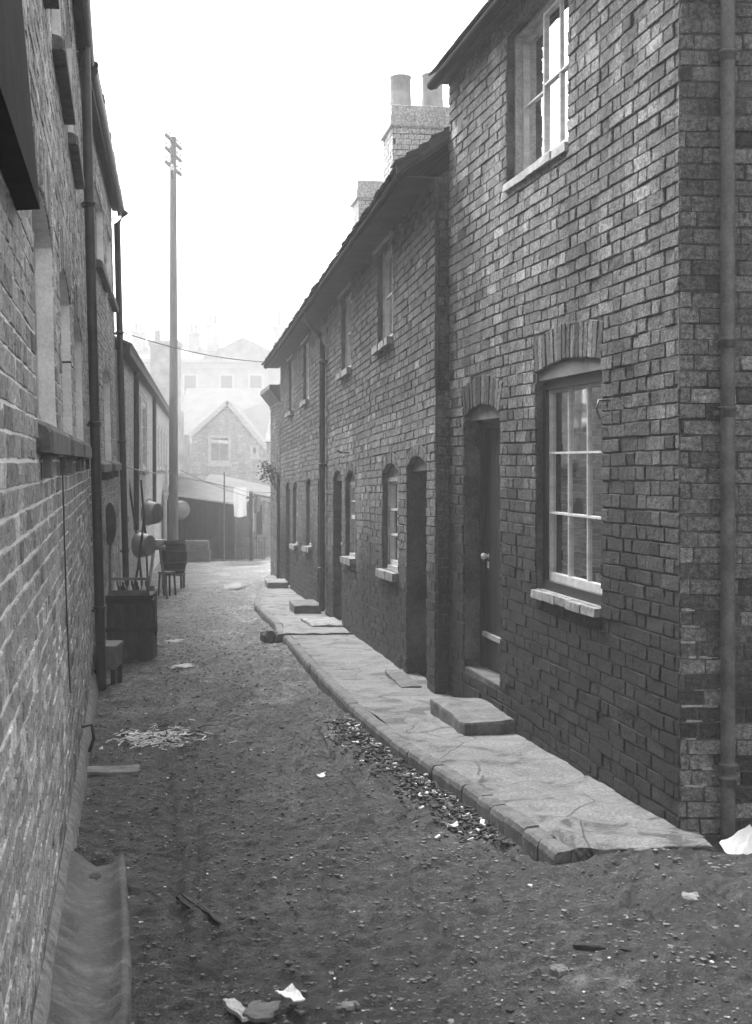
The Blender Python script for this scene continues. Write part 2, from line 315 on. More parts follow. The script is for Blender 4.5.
def wall(L_, z0, z1, ops, core_d=0.23, ch=0.075, bl=0.225, bvf=None, x_start=0.0, jit=1.0, bond='eg', proud=0.009):
    mb = MB(); g = 0.0085
    # core, mortar = mat 1, reveals included
    xs = sorted({x_start, L_} | {o['x0'] for o in ops} | {o['x1'] for o in ops})
    for a, b in zip(xs[:-1], xs[1:]):
        if b - a < 1e-4: continue
        here = sorted([o for o in ops if o['x0'] < (a + b) / 2 < o['x1']], key=lambda o: o['z0'])
        if not here: mb.box(a, b, -core_d, 0, z0, z1, 1); continue
        prev = z0
        for i, o in enumerate(here):
            if o['z0'] > prev: mb.box(a, b, -core_d, 0, prev, o['z0'], 1)
            nxt = here[i + 1]['z0'] if i + 1 < len(here) else z1
            Rr, cx, cz = arc(o); n = 8 if o['rise'] > 0 else 1; pts = []
            for k in range(n + 1):
                x = a + (b - a) * k / n
                zz = cz + math.sqrt(max(Rr * Rr - (x - cx) ** 2, 0)) if o['rise'] > 0 else o['z1']
                pts.append((x, zz))
            top = nxt
            mb.prism(pts + [(b, top), (a, top)], -core_d, 0, 1)
            prev = nxt
    # bricks
    row = 0; z = z0; offr = 0
    while z < z1 - 0.02:
        h = min(ch, z1 - z); zc = z + h / 2
        header = (row % 4 == 3) if bond == 'eg' else (row % 2 == 1)
        x = x_start - ((0.0 if row % 2 == 0 else bl * .75) if bond == 'fl' else (bl * .25 if header else (0.0 if row % 2 == 0 else bl * 0.5))) ; wob = n1(row * .7, 3.1) * .008
        iv = [e for e in (excl(o, zc, h) for o in ops) if e]
        k = 0
        while x < L_ - 0.005:
            if bond == 'fl': l = (bl if k % 2 == 0 else bl / 2) * rnd.uniform(.96, 1.04)
            else: l = bl / 2 if header else bl
            a, b = max(x, x_start), min(x + l, L_)
            segs = [(a, b)]
            for (e0, e1) in iv:
                ns = []
                for (p_, q_) in segs:
                    if e1 <= p_ or e0 >= q_: ns.append((p_, q_)); continue
                    if e0 > p_: ns.append((p_, e0))
                    if e1 < q_: ns.append((e1, q_))
                segs = ns
            for (p_, q_) in segs:
                if q_ - p_ < 0.03: continue
                bvv = .5 + rnd.gauss(0, .15) + (rnd.random() < .09) * rnd.choice((-.3, .35))
                if bvf: bvv = bvf((p_ + q_) / 2, zc, bvv)
                zz = z + wob + n1((p_ + q_) * .35, row * .05) * .024 * jit
                d = proud + rnd.uniform(-.003, .005) * jit * min(1, proud / .006)
                if rnd.random() < 0.03: d -= 0.005
                mb.face_brick([(p_ + g / 2, zz + g / 2), (q_ - g / 2, zz + g / 2), (q_ - g / 2, zz + h - g / 2), (p_ + g / 2, zz + h - g / 2)], max(d, .0022), bv=max(0, min(1, bvv)))
            x += l; k += 1
        z += ch; row += 1
    # arches
    for o in ops:
        if o['ring'] <= 0: continue
        Rr, cx, cz = arc(o); al = math.asin(min(1, (o['x1'] - o['x0']) / 2 / Rr)); n = max(5, int(round(2 * al * (Rr + o['ring'] / 2) / .072)))
        for k in range(n):
            t0 = -al + 2 * al * k / n + .004 / Rr; t1 = -al + 2 * al * (k + 1) / n - .004 / Rr
            P = lambda r, t_: (cx + r * math.sin(t_), cz + r * math.cos(t_))
            bvv = rnd.random() ** 1.2 * .8
            if bvf: bvv = bvf(cx, o['z1'] + .1, bvv)
            mb.face_brick([P(Rr + .003, t0), P(Rr + .003, t1), P(Rr + o['ring'] - .004, t1), P(Rr + o['ring'] - .004, t0)], .010 + rnd.uniform(-.002, .003), bv=max(0, min(1, bvv)))
    return mb

def window(root, FM, PM, o, cols=2, rows=2, y=-0.10, fw=0.05, bar=0.018, fmat='paint_white', outer='paint_dark', sill=True, sill_mat='stone_sill',
           sill_h=0.07, sill_p=0.06, curtain_or_pane_whitener=None, lintel=None, gm='glass', zdrop=0.0, slider=False, sill_x=0.04, rail=0.05, split=None, st=0.028):
    x0, x1, z0, z1 = o['x0'], o['x1'], o['z0'], o['z1'] - zdrop
    mb = MB(); d = 0.07
    mb.box(x0 + .002, x0 + fw, y - d, y, z0 + .002, z1, 0); mb.box(x1 - fw, x1 - .002, y - d, y, z0 + .002, z1, 0)
    mb.box(x0 + fw, x1 - fw, y - d, y, z1 - fw, z1, 0); mb.box(x0 + fw, x1 - fw, y - d, y + .01, z0 + .002, z0 + fw, 0)
    win = mb.build('window', [outer], root, FM, PM)
    ax0, ax1, az0, az1 = x0 + fw, x1 - fw, z0 + fw, z1 - fw
    def sash(a0, a1, b0, b1, yy, cc, rr, st=st):
        s = MB(); D = 0.035
        s.box(a0, a0 + st, yy - D, yy, b0, b1); s.box(a1 - st, a1, yy - D, yy, b0, b1)
        s.box(a0 + st, a1 - st, yy - D, yy, b1 - st, b1); s.box(a0 + st, a1 - st, yy - D, yy, b0, b0 + rail)
        for k in range(1, cc):
            x = a0 + st + (a1 - a0 - 2 * st) * k / cc; s.box(x - bar / 2, x + bar / 2, yy - D + .004, yy - .004, b0 + rail, b1 - st)
        for k in range(1, rr):
            z = b0 + rail + (b1 - b0 - rail - st) * k / rr; s.box(a0 + st, a1 - st, yy - D + .007, yy - .001, z - bar / 2, z + bar / 2)
        s.build('sash', [fmat], win, FM, PM)
        g = MB(); yg = yy - D * .55
        for ci in range(cc):
            for ri in range(rr):
                xa = a0 + st + (a1 - a0 - 2 * st) * ci / cc + bar * .3; xb = a0 + st + (a1 - a0 - 2 * st) * (ci + 1) / cc - bar * .3
                za = b0 + rail + (b1 - b0 - rail - st) * ri / rr + bar * .3; zb = b0 + rail + (b1 - b0 - rail - st) * (ri + 1) / rr - bar * .3
                e = rnd.uniform(-.002, .002); e2 = rnd.uniform(-.002, .002)
                g.add([(xa, yg, za), (xb, yg + e, za), (xb, yg + e + e2, zb), (xa, yg + e2, zb)], [(0, 1, 2, 3)])
        g.build('pane', [gm], win, FM, PM)
    if slider:
        mid = (ax0 + ax1) / 2 + .02
        sash(ax0, mid + .02, az0, az1, y - .012, 2, rows); sash(mid - .02, ax1, az0, az1, y - .052, 1, rows)
    elif split:
        zm = az0 + (az1 - az0) * split
        sash(ax0, ax1, zm, az1, y - .012, cols, rows); sash(ax0, ax1, az0, zm + .03, y - .05, cols, rows)
    else: sash(ax0, ax1, az0, az1, y - .02, cols, rows)
    if sill:
        s = MB(); n = 5; 
        for k in range(n):
            a = x0 - sill_x + (x1 - x0 + 2 * sill_x) * k / n; b = x0 - sill_x + (x1 - x0 + 2 * sill_x) * (k + 1) / n
            s.box(a, b, .004, sill_p + rnd.uniform(-.006, .006), z0 - sill_h, z0 + rnd.uniform(-.006, .004), 0, .003)
        s.box(x0 + .003, x1 - .003, y - .06, .003, z0 - sill_h * .6, z0 + .001)
        s.build('sill', [sill_mat], win, FM, PM)
    if lintel:
        Rr, cx, cz = arc(o); pts = []
        for k in range(9):
            x = x0 + (x1 - x0) * k / 8; pts.append((x, cz + math.sqrt(max(Rr * Rr - (x - cx) ** 2, 0)) - .002))
        s = MB(); s.prism([(x0 + .001, z1 + .001)] + pts + [(x1 - .001, z1 + .001)], -.16, lintel[1]); s.build('lintel', [lintel[0]], win, FM, PM)
    if curtain_or_pane_whitener:
        for (ca, cb, cz0) in curtain_or_pane_whitener:
            s = MB(); n = 14; vs = []
            for k in range(n + 1):
                x = ax0 + (ax1 - ax0) * (ca + (cb - ca) * k / n); yy = y - .12 + .012 * math.sin(k * 2.1)
                vs += [(x, yy, az0 + (az1 - az0) * cz0), (x, yy, az1)]
            s.add(vs, [(2 * k, 2 * k + 2, 2 * k + 3, 2 * k + 1) for k in range(n)], smooth=True); s.build('curtain_or_pane_whitener', ['curtain_or_pane_whitener'], win, FM, PM)
    return win
def door(root, FM, PM, o, y=-0.14, mat='wood_door', fr='paint_dark', fw=0.06, lintel=None, step_h=0.0, rail_z=None, label=None):
    x0, x1, z0, z1 = o['x0'], o['x1'], o['z0'], o['z1']
    f_ = MB(); f_.box(x0 + .002, x0 + fw, y - .06, y + .02, z0, z1 - .03); f_.box(x1 - fw, x1 - .002, y - .06, y + .02, z0, z1 - .03)
    f_.box(x0 + .002, x1 - .002, y - .06, y + .022, z1 - .03 - fw, z1 - .028); f_.build('door_frame', [fr], root, FM, PM)
    d = MB(); a, b = x0 + fw, x1 - fw; n = 6; zb = z0 + step_h + .01; zt = z1 - .03 - fw
    for k in range(n):
        d.box(a + (b - a) * k / n + .002, a + (b - a) * (k + 1) / n - .002, y - .04, y - .005 + rnd.uniform(-.001, .001), zb, zt)
    d.box(a, b, y - .05, y - .012, zb, zt)
    if rail_z: d.box(a, b, y - .01, y + .02, rail_z, rail_z + .035, 1)
    dd = d.build('door', [mat, 'paint_dirty'], root, FM, PM)
    if label: dd['label'] = label
    h = MB(); hx = b - .09; hz = z0 + 1.02 if z0 < 0 else z0 + .85
    h.lathe([(0.0, .055), (.018, .052), (.026, .035), (.018, .015), (.010, .0), (.02, -.004)], (hx, y, hz), 'y', 12); h.box(hx - .02, hx + .02, y - .004, y + .002, hz - .09, hz - .04)
    h.build('handle', ['ceramic'], dd, FM, PM)
    s = MB(); s.box(x0 + .004, x1 - .004, -.22, -.012, z0 - .10, z0 + step_h, 0, .002); s.build('threshold', ['stone_dark'], root, FM, PM)
    if lintel:
        Rr, cx, cz = arc(o); pts = []
        for k in range(9):
            x = x0 + (x1 - x0) * k / 8; pts.append((x, cz + math.sqrt(max(Rr * Rr - (x - cx) ** 2, 0)) - .002))
        s = MB(); s.prism([(x0 + .001, z1 - .028)] + pts + [(x1 - .001, z1 - .028)], -.17, lintel[1]); s.build('lintel', [lintel[0]], root, FM, PM)
def pipe(root, FM, PM, pts, r=.035, collars=(), mat='iron', name='downpipe'):
    p_ = MB(); p_.tube(pts, r, 14); o = p_.build(name, [mat], root, FM, PM)
    for (x, y, z) in collars:
        c = MB(); c.lathe([(r * 1.02, -.03), (r * 1.12, -.028), (r * 1.12, .0), (r * 1.3, .004), (r * 1.3, .016), (r * 1.02, .02)], (x, y, z), 'z', 14)
        c.box(x - r * 1.8, x + r * 1.8, y - r * 1.5, y - r * .7, z - .02, z + .0); c.build('collar', [mat], o, FM, PM)
    return o
def tiled_roof(root, FM, PM, x0, x1, ye, ze, yr, zr, mat='tile', j=.004, tw=.17, ex=.11, flat=False, hang=True):
    mb = MB(); ln = math.hypot(yr - ye, zr - ze); dy, dz = (yr - ye) / ln, (zr - ze) / ln; ny, nz = -dz, dy
    if ny * (ye - yr) < 0: ny, nz = -ny, -nz
    if nz < 0: ny, nz = -ny, -nz
    def P(x, s, h): return (x, ye + dy * s + ny * h, ze + dz * s + nz * h)
    mb.add([P(x0, .03, 0), P(x1, .03, 0), P(x1, ln, 0), P(x0, ln, 0), P(x0, .03, -.04), P(x1, .03, -.04), P(x1, ln, -.04), P(x0, ln, -.04)],
           [(0, 1, 2, 3), (7, 6, 5, 4), (0, 4, 5, 1), (1, 5, 6, 2), (2, 6, 7, 3), (3, 7, 4, 0)])
    if not flat:
        r = 0; s = 0
        while s < ln:
            x = x0 - (tw / 2 if r % 2 else 0)
            while x < x1:
                a, b = max(x, x0), min(x + tw, x1)
                if b - a > .03:
                    q = rnd.uniform(-j, j) * 2; t_ = .014; s0 = s + q - (rnd.random() < .04) * .015; s1 = s + ex * 1.6
                    h0 = .018 + rnd.uniform(0, j); vs = [P(a + .002, s0, h0), P(b - .002, s0, h0 + rnd.uniform(-j, j)), P(b - .002, s1, .004), P(a + .002, s1, .004)]
                    vs += [P(a + .002, s0, h0 + t_), P(b - .002, s0, h0 + t_), P(b - .002, s1, .004 + t_), P(a + .002, s1, .004 + t_)]
                    mb.add(vs, [(0, 1, 2, 3), (7, 6, 5, 4), (0, 4, 5, 1), (1, 5, 6, 2), (2, 6, 7, 3), (3, 7, 4, 0)])
                x += tw
            s += ex; r += 1
    return mb.build('roof', [mat], root, FM, PM)

# ---------------------------------------------------------------- ground, pavement, kerb (setting)
def zlin(y): return -.03 * (max(-20, min(y, 40)) - 6)
def sst(a, b, x): 
    t_ = np.clip((x - a) / (b - a), 0, 1); return t_ * t_ * (3 - 2 * t_)
def ground_h(X, Y, detail=True):
    Z = -.10 - .03 * (np.clip(Y, -20, 40) - 6) + .055 * sst(.75, 1.25, X) * sst(9, 7, Y) + .05 * sst(.4, .85, X) * sst(5.95, 5.55, Y)
    Z = Z + vnoise(X * .8 + 9, Y * .5) * .05 + vnoise(X * 3 + 2, Y * 2.2) * .035
    if detail:
        near = sst(40, 12, Y)
        Z = Z + (vnoise(X * 9, Y * 8) * .028 + np.maximum(vnoise(X * 24 + 7, Y * 22), -.12) * .03 + vnoise(X * 45, Y * 42) * .014) * (.4 + .6 * near)
    for (ax, ay, bx, by) in ((-.62, 4.4, -1.62, 9.6), (-.52, 4.4, -1.48, 9.6), (.35, 4.4, -.45, 9.6), (1.3, 4.4, .45, 6.5)):
        t_ = (Y - ay) / (by - ay); lx = ax + (bx - ax) * t_
        Z = Z - .022 * np.exp(-((X - lx + vnoise(Y * 2, Y * 0 + 3) * .05) / .022) ** 2) * sst(4.2, 4.8, Y) * sst(10.5, 9, Y)
    lx = 1.1 - (Y - 4.0) * .25
    Z = Z + .02 * sst(0, .35, X - (2.35 - (Y - 4) * 1.05)) * sst(6, 5.4, Y)
    return Z
def gz(x, y): return float(ground_h(np.array([float(x)]), np.array([float(y)]))[0])
xs = np.concatenate([[-150, -60, -25, -12, -8, -6, -5, -4.2, -3.7, -3.3, -3.0], np.arange(-2.8, 2.3, .021), [2.5, 3, 4, 6, 12, 30, 70, 150]])
ys = [-150, -60, -20, -8, -3, 0, 1.5, 2.2, 2.8]; y = 3.2
while y < 60: ys.append(y); y += max(.018, .0028 * (y - 1) ** 1.25) if y < 14 else .12 + (y - 14) * .015
ys = np.array(ys + [75, 100, 150]); GX, GY = np.meshgrid(xs, ys); GZ = ground_h(GX, GY)
nx, ny = len(xs), len(ys); V = np.stack([GX, GY, GZ], -1).reshape(-1, 3)
idx = np.arange(nx * ny).reshape(ny, nx)
fa = np.stack([idx[:-1, :-1], idx[:-1, 1:], idx[1:, 1:], idx[1:, :-1]], -1).reshape(-1, 4)
me = bpy.data.meshes.new('dirt_road'); me.from_pydata(V.tolist(), [], fa.tolist()); me.materials.append(M['dirt'])
me.polygons.foreach_set('use_smooth', [True] * len(fa))
go = bpy.data.objects.new('dirt_road', me); C.objects.link(go); tag(go, 'muddy unpaved lane with ruts and loose grit', 'road', kind='structure')

def near_wall_x(y): return 2.648 - .1985 * y
def terr_x(y): return 2.1277 - .15846 * y
def lane_wall(y): return near_wall_x(y) if y < 10.37 else terr_x(y)
K1 = [(.78, 5.74), (.74, 5.95), (.50, 6.93), (.15, 8.2), (-.196, 9.81), (-.62, 12.2), (-1.07, 14.95)]
K2 = [(-1.16, 15.12), (-1.25, 16.3), (-1.85, 19.6), (-2.05, 23), (-2.3, 27)]
def interp(K, y):
    if y <= K[0][1]: return K[0][0]
    for (a, b) in zip(K[:-1], K[1:]):
        if y <= b[1]: return a[0] + (b[0] - a[0]) * (y - a[1]) / (b[1] - a[1])
    return K[-1][0]
def pavement(K, name, label, joints, dz=0.0):
    mb = MB(); y0, y1 = K[0][1], K[-1][1]; n = int((y1 - y0) / .05); mcols = 16; vs = []
    for i in range(n + 1):
        y_ = y0 + (y1 - y0) * i / n
        for k in range(mcols + 1):
            a = interp(K, y_) + .085; b = min(lane_wall(y_) + .10, 1.5)
            x_ = a + (b - a) * k / mcols
            yy = y_ + (.09 * k / mcols + .03 * math.sin(k * 1.3) if i == 0 else 0)
            z_ = zlin(y_) + dz + n1(x_ * 3, y_ * 3) * .014 + n1(x_ * 11 + 5, y_ * 11) * .007
            jd = min([abs(y_ - q) for q in joints] + [9])
            if jd < .026: z_ -= .012
            if name == 'pavement' and y_ < 7.4: z_ -= .03 * max(0, n1(x_ * 6 + 3, y_ * 6) + .12) * 2 * (1 - k / mcols)
            vs.append((x_, yy, z_))
    W_ = mcols + 1
    mb.add(vs, [(i * W_ + k, i * W_ + k + 1, (i + 1) * W_ + k + 1, (i + 1) * W_ + k) for i in range(n) for k in range(mcols)], smooth=True)
    # front and end faces
    o0 = vs[:W_]; mb.add(o0 + [(a, b, c - .2) for a, b, c in o0], [(k, k + W_, k + W_ + 1, k + 1) for k in range(mcols)])
    o0 = vs[-W_:]; mb.add(o0 + [(a, b, c - .2) for a, b, c in o0], [(k, k + W_, k + W_ + 1, k + 1)[::-1] for k in range(mcols)])
    return tag(mb.build(name, ['paving']), label, 'pavement', kind='structure')
pavement(K1, 'pavement', 'cracked grey pavement along the nearer houses', [7.35, 8.7, 9.6, 11.0, 12.4, 13.7])
pavement(K2, 'pavement', 'short worn pavement before the farthest cottages', [17.6, 18.9, 20.4, 22, 24], 0.0)
def kerb(K, label, lens):
    mb = MB(); pts = [Vector((a, b, 0)) for a, b in K]; s = 0
    seglen = [(q - p_).length for p_, q in zip(pts[:-1], pts[1:])]; tot = sum(seglen)
    def at(s):
        s = max(0, min(s, tot - 1e-4))
        for p_, q, l in zip(pts[:-1], pts[1:], seglen):
            if s <= l: return p_ + (q - p_) * (s / l)
            s -= l
    while s < tot:
        l = lens(at(s).y) * rnd.uniform(.8, 1.2); a = at(s + .002); b = at(min(s + l, tot) - .002); d = (b - a); 
        if d.length < .03: break
        d.normalize(); nrm = Vector((d.y, -d.x, 0)); w_ = .085; vs = []
        dzz = rnd.uniform(-.007, .003); sh = rnd.uniform(-.005, .005)
        prof = [(-.0, -.16), (-.002, -.035), (.006, -.01), (.02, .001), (w_, .003), (w_, -.16)]
        nn = 4
        for i in range(nn + 1):
            q = a + (b - a) * i / nn; e = .006 if i in (0, nn) else 0
            for (u_, h_) in prof:
                vs.append((q.x + nrm.x * (u_ + sh + e * (u_ < .05)), q.y + nrm.y * (u_ + sh), zlin(q.y) + h_ + dzz - e * (h_ > -.1) + rnd.uniform(-.003, .003)))
        m_ = len(prof)
        mb.add(vs, [(i * m_ + k, (i + 1) * m_ + k, (i + 1) * m_ + k + 1, i * m_ + k + 1) for i in range(nn) for k in range(m_ - 1)] + [tuple(range(m_)), tuple(range(nn * m_, nn * m_ + m_))[::-1]])
        s += l
    return tag(mb.build('kerb', ['stone_kerb']), label, 'kerb', kind='structure')
kerb(K1, 'rounded worn kerb stones edging the near pavement', lambda y: .24 if y < 8.4 else .8)
kerb(K2, 'worn kerb edging the short far pavement', lambda y: .7)

# ---------------------------------------------------------------- near house (right)
th = math.atan2(1, -.1985)                       # direction of the alley wall going away
N0 = frame(1.453, 6.02, 0, th)
root, PM = thing('brick_house', N0, 'tall brick house at the right, soot and painted shade darkening its base, with its corner downpipe', 'house')
LN = 4.44
o_win = op(1.11, 2.24, .92, 2.275, .05, .22); o_door = op(3.03, 3.98, .16, 2.06, .075, .22); o_up = op(1.65, 2.87, 3.60, 4.61, 0, 0)
def bv_near(x, z, b):  # soot mixed with shade painted into the brick values towards the base
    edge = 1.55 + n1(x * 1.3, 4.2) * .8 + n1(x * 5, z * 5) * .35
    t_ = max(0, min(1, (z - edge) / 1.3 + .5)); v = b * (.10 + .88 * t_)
    if z > 2.2: v = v * .8 + .2 * n1(x * 1.1, z * 1.1) + .12 + .16 * min(1, z - 2.2)  # upper bricks painted lighter, standing in for skylight and flare
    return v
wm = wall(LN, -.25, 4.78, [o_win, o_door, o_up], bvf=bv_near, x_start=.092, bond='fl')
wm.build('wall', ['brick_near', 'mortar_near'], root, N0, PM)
# end wall facing the camera
NE = frame(1.434 + 5.0, 6.115, 0, math.pi)
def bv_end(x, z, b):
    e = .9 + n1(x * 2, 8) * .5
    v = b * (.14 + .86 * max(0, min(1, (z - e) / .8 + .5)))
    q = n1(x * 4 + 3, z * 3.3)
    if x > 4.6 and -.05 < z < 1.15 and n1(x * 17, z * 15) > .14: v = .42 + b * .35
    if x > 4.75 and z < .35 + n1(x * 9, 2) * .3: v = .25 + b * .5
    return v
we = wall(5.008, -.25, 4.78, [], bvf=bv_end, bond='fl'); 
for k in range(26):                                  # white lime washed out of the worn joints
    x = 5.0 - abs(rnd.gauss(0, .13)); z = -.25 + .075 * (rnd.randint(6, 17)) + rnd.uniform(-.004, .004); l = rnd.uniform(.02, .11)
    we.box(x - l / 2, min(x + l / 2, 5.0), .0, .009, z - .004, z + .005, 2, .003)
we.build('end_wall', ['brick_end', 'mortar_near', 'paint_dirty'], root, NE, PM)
s = MB(); s.box(.3, LN, -4.3, -4.1, -.25, 4.78); s.box(LN - .2, LN, -4.1, -.23, -.25, 4.78); s.prism([(.3, 0), (LN, 0), (LN, .04), (.3, .04)], -4.1, -.23); s.build('rear_wall', ['mortar_near'], root, N0, PM)
window(root, N0, PM, o_win, 3, 3, y=-.04, fw=.06, st=.02, sill_x=0, sill_h=.05, sill_p=.045, fmat='paint_white', outer='paint_dark', curtain_or_pane_whitener=[(0.0, .34, .0), (.42, .58, .0), (.8, 1, 0)], zdrop=.045, lintel=('wood_lintel', -.012), gm='glass_dim', bar=.013)
window(root, N0, PM, o_up, 2, 2, gm='glass_up', curtain_or_pane_whitener=[(0, .45, 0), (.55, 1, 0)], y=-.05, fw=.03, st=.022, fmat='paint_white', outer='paint_dirty', slider=True, bar=.013, sill_h=.05, sill_p=.03, sill_mat='paint_dirty', sill_x=0)  # pale curtains added to whiten the panes like reflected sky
door(root, N0, PM, o_door, y=-.14, lintel=('wood_lintel', -.03), rail_z=.40)
s = MB(); s.box(-.06, LN + .02, .012, .10, 4.735, 4.755); s.box(-.06, LN + .04, .10, .12, 4.70, 4.79); s.build('soffit', ['wood_dark'], root, N0, PM)
tiled_roof(root, N0, PM, -.1, LN + .06, .15, 4.78, -2.1, 6.5, ex=.12); tiled_roof(root, N0, PM, -.1, LN + .06, -4.5, 4.7, -2.1, 6.52, flat=True)
for a in (0.02, LN - .2):
    s = MB(); s.add([(a, -.05, 4.77), (a, -4.2, 4.77), (a, -2.1, 6.4), (a + .18, -.05, 4.77), (a + .18, -4.2, 4.77), (a + .18, -2.1, 6.4)], [(0, 1, 2), (3, 5, 4), (0, 2, 5, 3), (2, 1, 4, 5)])
    s.build('gable', ['mortar_near'], root, N0, PM)
pipe(root, N0, PM, [(LN + .05, .14, 4.73), (-.1, .14, 4.75)], .036, mat='tar_wood', name='gutter')
px_ = 5.0 - (.206)
pipe(root, NE, PM, [(px_, .055, 4.72), (px_, .055, -.06)], .034, [(px_, .055, 3.62), (px_, .055, 2.28), (px_, .055, 1.96), (px_, .055, .30), (px_, .055, .24)], mat='iron_paint')
pipe(root, NE, PM, [(4.62, .03, 4.6), (4.64, .028, 3.2), (4.625, .03, 1.8), (4.63, .03, .7)], .004, mat='iron', name='cable')
# iron hook beside window
s = MB(); s.tube([(.98, .0, 2.05), (.98, .07, 2.05), (.97, .085, 2.0), (.96, .07, 1.95)], .006, 8)
s.build('shutter_hook', ['iron'], root, N0, PM)

def stone(name, x, y, z, lx, ly, lz, rz, mat, label, cat, j=.008, cham=.012, group=None):
    FMs = frame(x, y, z, rz); mb = MB(); nx_, ny_ = 8, 6; vs = []
    # worn slab with uneven top and chamfered edge
    rows_ = [(-lz, 0), (-lz * .1 - cham, 0), (0, cham)]
    def pt(u, v_, ins, h): 
        e = 1 - ins / max(lx, ly) * 2; return (u * lx / 2 * e, v_ * ly / 2 * e, h)
    mb2 = MB(); top = []
    for i in range(ny_ + 1):
        for k in range(nx_ + 1):
            u = -1 + 2 * k / nx_; v_ = -1 + 2 * i / ny_; edge = max(abs(u), abs(v_)) > .99
            ins = cham if edge else 0; h = -cham * .6 if edge else 0
            q = pt(u, v_, 0, h); n_ = n1(x * 13 + u * 2.3, y * 7 + v_ * 2.3)
            top.append((q[0] * (1 - .0) + rnd.uniform(-j, j) * edge, q[1] + rnd.uniform(-j, j) * edge, h + n_ * j * 2))
    W_ = nx_ + 1
    mb2.add(top, [(i * W_ + k, i * W_ + k + 1, (i + 1) * W_ + k + 1, (i + 1) * W_ + k) for i in range(ny_) for k in range(nx_)])
    ring = [k for k in range(W_)] + [i * W_ + nx_ for i in range(1, ny_ + 1)] + [ny_ * W_ + k for k in range(nx_ - 1, -1, -1)] + [i * W_ for i in range(ny_ - 1, 0, -1)]
    n = len(ring); a = [top[i] for i in ring]; b = [(q[0] * 1.02, q[1] * 1.02, -cham * 2) for q in a]; c = [(q[0] * 1.0 , q[1] * 1.0, -lz) for q in a]
    mb2.add(a + b + c, [(i, i + n, (i + 1) % n + n, (i + 1) % n) for i in range(n)] + [(i + n, i + 2 * n, (i + 1) % n + 2 * n, (i + 1) % n + n) for i in range(n)])
    o = mb2.build(name, [mat]); o.location = (x, y, z); o.rotation_euler = (0, 0, rz)
    return tag(o, label, cat, group)
rzN = th
ysx = 9.05; stone('doorstep', near_wall_x(ysx) - .18, ysx, zlin(ysx) + .10, .90, .37, .15, rzN + .02, 'stone_kerb', 'big worn stone doorstep below the nearest dark door', 'doorstep', .012)

# ---------------------------------------------------------------- terrace of four cottages
tt = math.atan2(1, -.15846)
T0 = frame(.480, 10.38, 0, tt, 0, .03)
SK = .03
bounds = [(0, 3.4), (3.4, 7.2), (7.2, 10.75), (10.75, 14.75)]
doors_ = [op(.36, 1.28, -.16, 1.70, .09, .11), op(5.72, 6.58, -.16, 1.70, .09, .11), op(7.48, 8.34, -.16, 1.68, .09, .11), op(12.75, 13.55, -.16, 1.66, .09, .11)]
gwin = [op(1.72, 2.62, .74, 1.68, .09, .11), op(4.55, 5.38, .75, 1.68, .09, .11), op(9.2, 9.95, .72, 1.68, .07, .11), op(11.35, 12.15, .68, 1.66, .07, .11)]
uwin = [op(2.03, 2.90, 2.97, 3.93), op(4.88, 5.74, 2.97, 3.92), op(9.6, 10.4, 2.97, 3.9), op(12.1, 12.95, 2.97, 3.9)]
tl = ['brick cottage adjoining the tall near house, with a sash window beside its open dark doorway',
      'second terraced cottage, with a pale limewash streak above its narrow window',
      'third terraced cottage, just beyond the middle downpipe, with the potted chimney',
      'farthest terraced cottage at the end of the eaves line']
dl = [None, None, None, None]
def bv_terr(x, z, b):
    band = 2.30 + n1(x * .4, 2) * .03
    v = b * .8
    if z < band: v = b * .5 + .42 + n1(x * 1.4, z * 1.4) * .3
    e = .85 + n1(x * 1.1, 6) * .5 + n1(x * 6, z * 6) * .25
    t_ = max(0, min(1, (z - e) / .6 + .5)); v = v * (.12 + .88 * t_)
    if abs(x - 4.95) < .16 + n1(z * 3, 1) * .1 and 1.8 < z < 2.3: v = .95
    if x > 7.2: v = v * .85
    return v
class Sub:  # shift openings into cottage-local x
    pass
